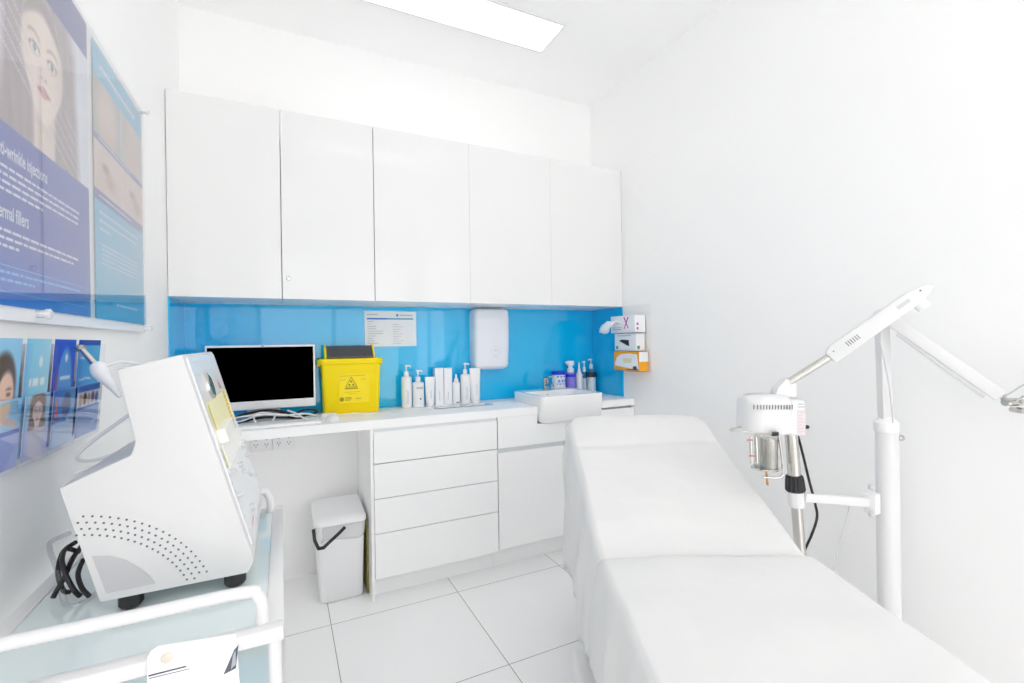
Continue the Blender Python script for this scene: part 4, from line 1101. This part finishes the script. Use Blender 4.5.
MB().lathe([(.008, 0), (.010, .004), (.010, .016), (.006, .02)], dp(898, 438, dpost-.02), Vector((1, -.3, 0)), 16).build('clamp_screw', CHROME, ls)
e1 = dp(878, 333, 1.62); b1 = Vector((PX-.005, PY, 1.0))
wdir = RT
def bar(a, b, w, h, side, mats, name, par, bev=.004):
    a = Vector(a); b = Vector(b); d_ = b-a; L_ = d_.length; d_.normalize(); sd = (Vector(side)-d_*Vector(side).dot(d_)).normalized(); n_ = d_.cross(sd)
    M = Matrix((sd, n_, d_)).transposed().to_4x4(); M.translation = a
    return MB().box(-w/2, w/2, -h/2, h/2, 0, L_, bev, 2, M).build(name, mats, par)
bar(b1, dp(882, 320, 1.6), .034, .03, RT, METALW, 'lower_arm', ls)
MB().tube([dp(894, 432, 1.6), dp(889, 385, 1.58), dp(880, 342, 1.57)], .0022, 8).build('lamp_cable', PLASTG, ls)
eA = dp(884, 316, 1.57); eB = dp(1008, 402, 1.40)
MB().lathe([(.022, -.022), (.024, -.018), (.024, .018), (.022, .022)], eA, FW, 24).build('elbow_joint', METALW, ls)
bar(eA, dp(1000, 396, 1.41), .036, .034, UP, METALW, 'upper_arm', ls)
bar(dp(897, 334, 1.535), dp(984, 397, 1.415), .010, .012, UP, PLASTG, 'spring_rod', ls, .002)
m_ = MB().lathe([(.012, -.022), (.012, .022)], dp(1012, 402, 1.40), RT, 16); m_.lathe([(.009, -.018), (.009, .018)], dp(1018, 410, 1.40), FW, 14)
m_.tube([dp(1004, 394, 1.40), dp(1010, 404, 1.39), dp(1018, 400, 1.39), dp(1024, 396, 1.38)], .003, 8); m_.build('head_joint', CHROME, ls)
MB().tube([dp(1000, 399, 1.41), dp(1012, 392, 1.39), dp(1026, 384, 1.36), dp(1050, 380, 1.3)], .0025, 8).build('head_wire', PLASTG, ls)
hc = dp(1100, 392, 1.25)
m_ = MB().lathe([(.085, -.02), (.11, -.018), (.115, 0), (.11, .022), (.085, .024)], hc, (0.1, .1, 1), 40, False, False); m_.build('lamp_head', PLASTW, ls)
MB().lathe([(.0845, -.003), (.0845, .003)], hc, (.1, .1, 1), 36).build('lens', GLASS, ls)
bar(dp(1022, 402, 1.39), dp(1062, 394, 1.31), .014, .012, UP, METALW, 'head_bracket', ls, .003)
# bracket arm that carries the steamer
for z_, b_ in ((461, 468), (484, 490)): 
    pass
cl1, cl2 = dp(872, 492, dpost-.0), dp(872, 511, dpost)
for yy_ in (487, 514): MB().lathe([(.006, -.008), (.0085, -.006), (.0085, .006), (.006, .008)], dp(871, yy_, dpost-.03), (0, 0, 1), 14).build('clamp_knob', PLASTG, ls)
st_d = 1.60
bar(dp(804, 497, st_d), dp(876, 503, dpost-.005), .030, .022, UP, METALW, 'bracket_arm', ls)
m_ = MB().box(-.016, .016, -.02, .02, 0, .07, .004, 2, Matrix.Translation(dp(872, 513, dpost-.012))); m_.build('bracket_block', PLASTW, ls)
MB().tube([dp(851, 500, 1.63), dp(846, 520, 1.64), dp(838, 548, 1.66), dp(835, 570, 1.66)], .0015, 6).build('hanging_wire', PLASTG, ls)

sm = thing('facial_steamer', 'white facial steamer on a chrome pole with long nozzle arm, beside the bed', 'facial steamer', dp(800, 560, st_d)-Vector((0, 0, 0)))
pT = dp(790.5, 428, st_d); pB = dp(800.5, 555, st_d); ax = (pB-pT).normalized()
def onp(y): f = (y-428)/(555-428); return pT+(pB-pT)*f
MB().cyl(onp(428), onp(476), .020, None, 24).build('upper_pole', CHROME, sm)
MB().cyl(onp(489), onp(557), .0170, None, 24).build('lower_pole', CHROME, sm)
m_ = MB(); prof = []
n_ = 24; 
for h in (0, .004, .02, .05, .055): prof.append(({0: .024, .004: .027, .02: .029, .05: .031, .055: .028}[h], h))
loops = []
a_ = (onp(491)-onp(475)).normalized(); t_ = a_.cross(Vector((0, 0, 1)) if abs(a_.z) < .9 else Vector((1, 0, 0))).normalized(); w_ = a_.cross(t_)
for r_, h in prof: loops.append([onp(475)+a_*h+(t_*cos(2*pi*i/32)+w_*sin(2*pi*i/32))*(r_*(1 if i % 2 else .94)) for i in range(32)])
m_.loft(loops); lab(m_.build('clamp_nut', BLACK, sm, angle=20), 'black ribbed clamp nut')
MB().lathe([(.0245, 0), (.0245, .052)], onp(491), a_, 24).build('collar', METALW, sm)
# steamer head
rot = Matrix((RT, -FW, UP)).transposed().to_4x4()     # local x right, y towards the viewer, z up
rot.translation = Vector((0, 0, 0))
def SH(a, b, dz=0): return dp(a, b, st_d+dz)
Mh = rot.copy(); Mh.translation = SH(764, 431)
m_ = MB(); hw_, hd_ = .080, .070
L = []
for z, i_ in ((0, .004), (.005, 0), (.105, .002), (.118, .010), (.126, .026)):
    L.append([Mh @ Vector((p[0], p[1], z)) for p in ring(0, 0, hw_-i_, hd_-i_, .05, 8)])
m_.loft(L); m_.build('tank_housing', METALW, sm, angle=40)
m_ = MB()
for k in range(14):
    a = -.066+.0094*k; yv = hd_+.0006 if abs(a) < .038 else (hd_-.05)+sqrt(max(0, .05**2-(abs(a)-.038)**2))+.0006
    m_.box(a-.0014, a+.0014, yv-.0012, yv, .083, .098, 0, 2, Mh)
m_.build('vent_slots', VENT, sm, smooth=False)
# column block with the printed label
Mc = rot.copy(); Mc.translation = SH(780, 432, .0)
m_ = MB().box(.0, .050, -.03, .060, -.002, .115, .008, 3, Mc); m_.build('switch_block', METALW, sm)
m_ = MB().box(.022, .049, .0605, .0610, .004, .085, 0, 2, Mc); 
m_.use(1)
for k in range(7): m_.box(.025, .047-(k % 3)*.005, .0612, .0614, .012+k*.0105, .0145+k*.0105, 0, 2, Mc)
m_.use(2).box(.024, .046, .0605, .0609, .092, .095, 0, 2, Mc).box(.024, .042, .0605, .0609, .101, .104, 0, 2, Mc)
lab(m_.build('warning_sticker', [PINK, mat('rose_ink', rgb(216, 192, 198), .6), INKG], sm, smooth=False), 'pink warning label')
m_ = MB().cyl(SH(798, 427, -.03), SH(806, 427, -.03), .0025); m_.lathe([(.003, -.010), (.0065, -.005), (.0065, .003), (.003, .007)], SH(807, 427, -.03), RT, 14); lab(m_.build('side_lever', BLACK, sm), 'small black ball lever')
# glass jar, cage and hooks
jt = SH(764, 436); Mj = rot.copy(); Mj.translation = SH(765, 468, -.01)
m_ = MB().lathe([(.032, 0), (.036, .006), (.036, .095), (.036, .108)], SH(766, 468, -.012), UP, 28, True, False); m_.build('water_jar', clear_mat('jar_glass', (.80, .80, .78), 1.6, .12), sm)
m_ = MB().lathe([(.027, .003), (.027, .10)], SH(769, 468, -.012), UP, 24); m_.build('heating_sleeve', CHROME, sm)
m_ = MB()
for a in (750.5, 756): m_.cyl(SH(a, 437, -.05), SH(a+1, 463, -.05), .0042, None, 10)
m_.build('level_gauge', CHROME, sm)
m_ = MB().cyl(SH(747, 440, -.055), SH(753, 440, -.055), .002).cyl(SH(749, 456, -.055), SH(756, 456, -.055), .002); lab(m_.build('level_mark', RED, sm), 'red level marks')
m_ = MB().lathe([(.042, -.003), (.044, 0), (.042, .003)], SH(765, 468, -.012), UP, 28).build('jar_base_ring', CHROME, sm)
m_ = MB().tube([SH(778, 432, -.03), SH(781, 450, -.03), SH(783, 470, -.03), SH(782, 476, -.03), SH(776, 478, -.03), SH(763, 477, -.03)], .0042, 10, 5); m_.build('jar_bracket', CHROME, sm)
MB().cyl(SH(766, 470, -.02), SH(767.5, 485, -.02), .0035, None, 12).build('drain_screw', BRASS, sm)
m_ = MB().tube([SH(741, 427, -.06), SH(732, 429, -.08), SH(731, 430, -.09), SH(740, 431, -.10), SH(756, 433, -.10), SH(774, 434, -.08)], .003, 8, 6); m_.build('towel_hook', CHROME, sm)
m_ = MB().box(-.012, .012, -.006, .006, -.006, .006, .002, 2, Matrix.Translation(SH(775, 434, -.078))); m_.build('hook_clip', BLACK, sm)
# arm hinge, chrome arm and nozzle
m_ = MB()
Mk = rot.copy(); Mk.translation = SH(783, 396)
m_.prism([(-.04, -.002), (.035, -.002), (.036, .04), (.02, .062), (-.002, .056), (-.028, .03)], 'y', -.02, .02, .004)
for i in range(len(m_.v)): m_.v[i] = Mk @ m_.v[i]
m_.build('arm_hinge', METALW, sm)
aS, aE = dp(789, 382, 1.59), dp(836, 353, 1.545)
MB().cyl(aS, aE, .0125, None, 20).build('arm_tube', CHROME, sm)
nS, nE = dp(829, 357, 1.55), dp(928, 288, 1.43)
d_ = (nE-nS); Ln = d_.length; d_.normalize(); sd = UP-d_*UP.dot(d_); sd.normalize(); fr = d_.cross(sd)
if fr.dot(FW) > 0: fr = -fr
Mn = Matrix((d_, fr, sd)).transposed().to_4x4(); Mn.translation = nS
m_ = MB()
m_.prism([(0, -.026), (Ln*.9, -.021), (Ln*1.03, -.006), (Ln*1.0, .014), (Ln*.90, .022), (Ln*.85, .026), (.02, .027), (0, .018)], 'y', -.022, .022, .005)
for i in range(len(m_.v)): m_.v[i] = Mn @ m_.v[i]
m_.build('nozzle_arm', METALW, sm)
m_ = MB()
for k in range(6): m_.box(.062+k*.0075, .0645+k*.0075, .0222, .0228, -.006+.0*k, .010, 0, 2, Mn)
m_.cyl(Mn @ Vector((.02, .0222, .008)), Mn @ Vector((.02, .0232, .008)), .0022, None, 10)
m_.cyl(Mn @ Vector((Ln*.93, .0222, .008)), Mn @ Vector((Ln*.93, .0232, .008)), .0026, None, 10)
m_.build('arm_vents', VENT, sm, smooth=False)
m_ = MB().box(Ln*.70, Ln*.82, .0222, .0226, -.002, .010, 0, 2, Mn); m_.build('maker_plate', PLASTG, sm, smooth=False)
m_ = MB().lathe([(.017, -.006), (.0185, .0), (.0185, .018), (.012, .02), (.009, .014)], Mn @ Vector((Ln*.86, .004, -.022)), -sd, 24); m_.build('steam_nozzle', PLASTW, sm)
m_ = MB().tube([SH(798, 436, .03), SH(803, 455, .02), SH(809, 480, .0), SH(815, 503, .0), SH(817, 517, .0), SH(812, 534, .0), SH(804, 552, .02), SH(795, 580, .05)], .0042, 8, 6)
lab(m_.build('mains_cable', BLACK, sm), 'black mains cable')

# ---------------------------------------------------------------- light and view
w = bpy.data.worlds.new('world'); scene.world = w; w.use_nodes = True
w.node_tree.nodes['Background'].inputs[0].default_value = (1, .985, .97, 1); w.node_tree.nodes['Background'].inputs[1].default_value = 4.2
scene.view_settings.view_transform = 'Standard'; scene.view_settings.look = 'None'
scene.view_settings.gamma = 1; scene.view_settings.use_curve_mapping = False
scene.view_settings.exposure = -0.74
scene.cycles.max_bounces = 16; scene.cycles.diffuse_bounces = 12; scene.cycles.glossy_bounces = 6; scene.cycles.transparent_max_bounces = 12
scene.cycles.use_denoising = True
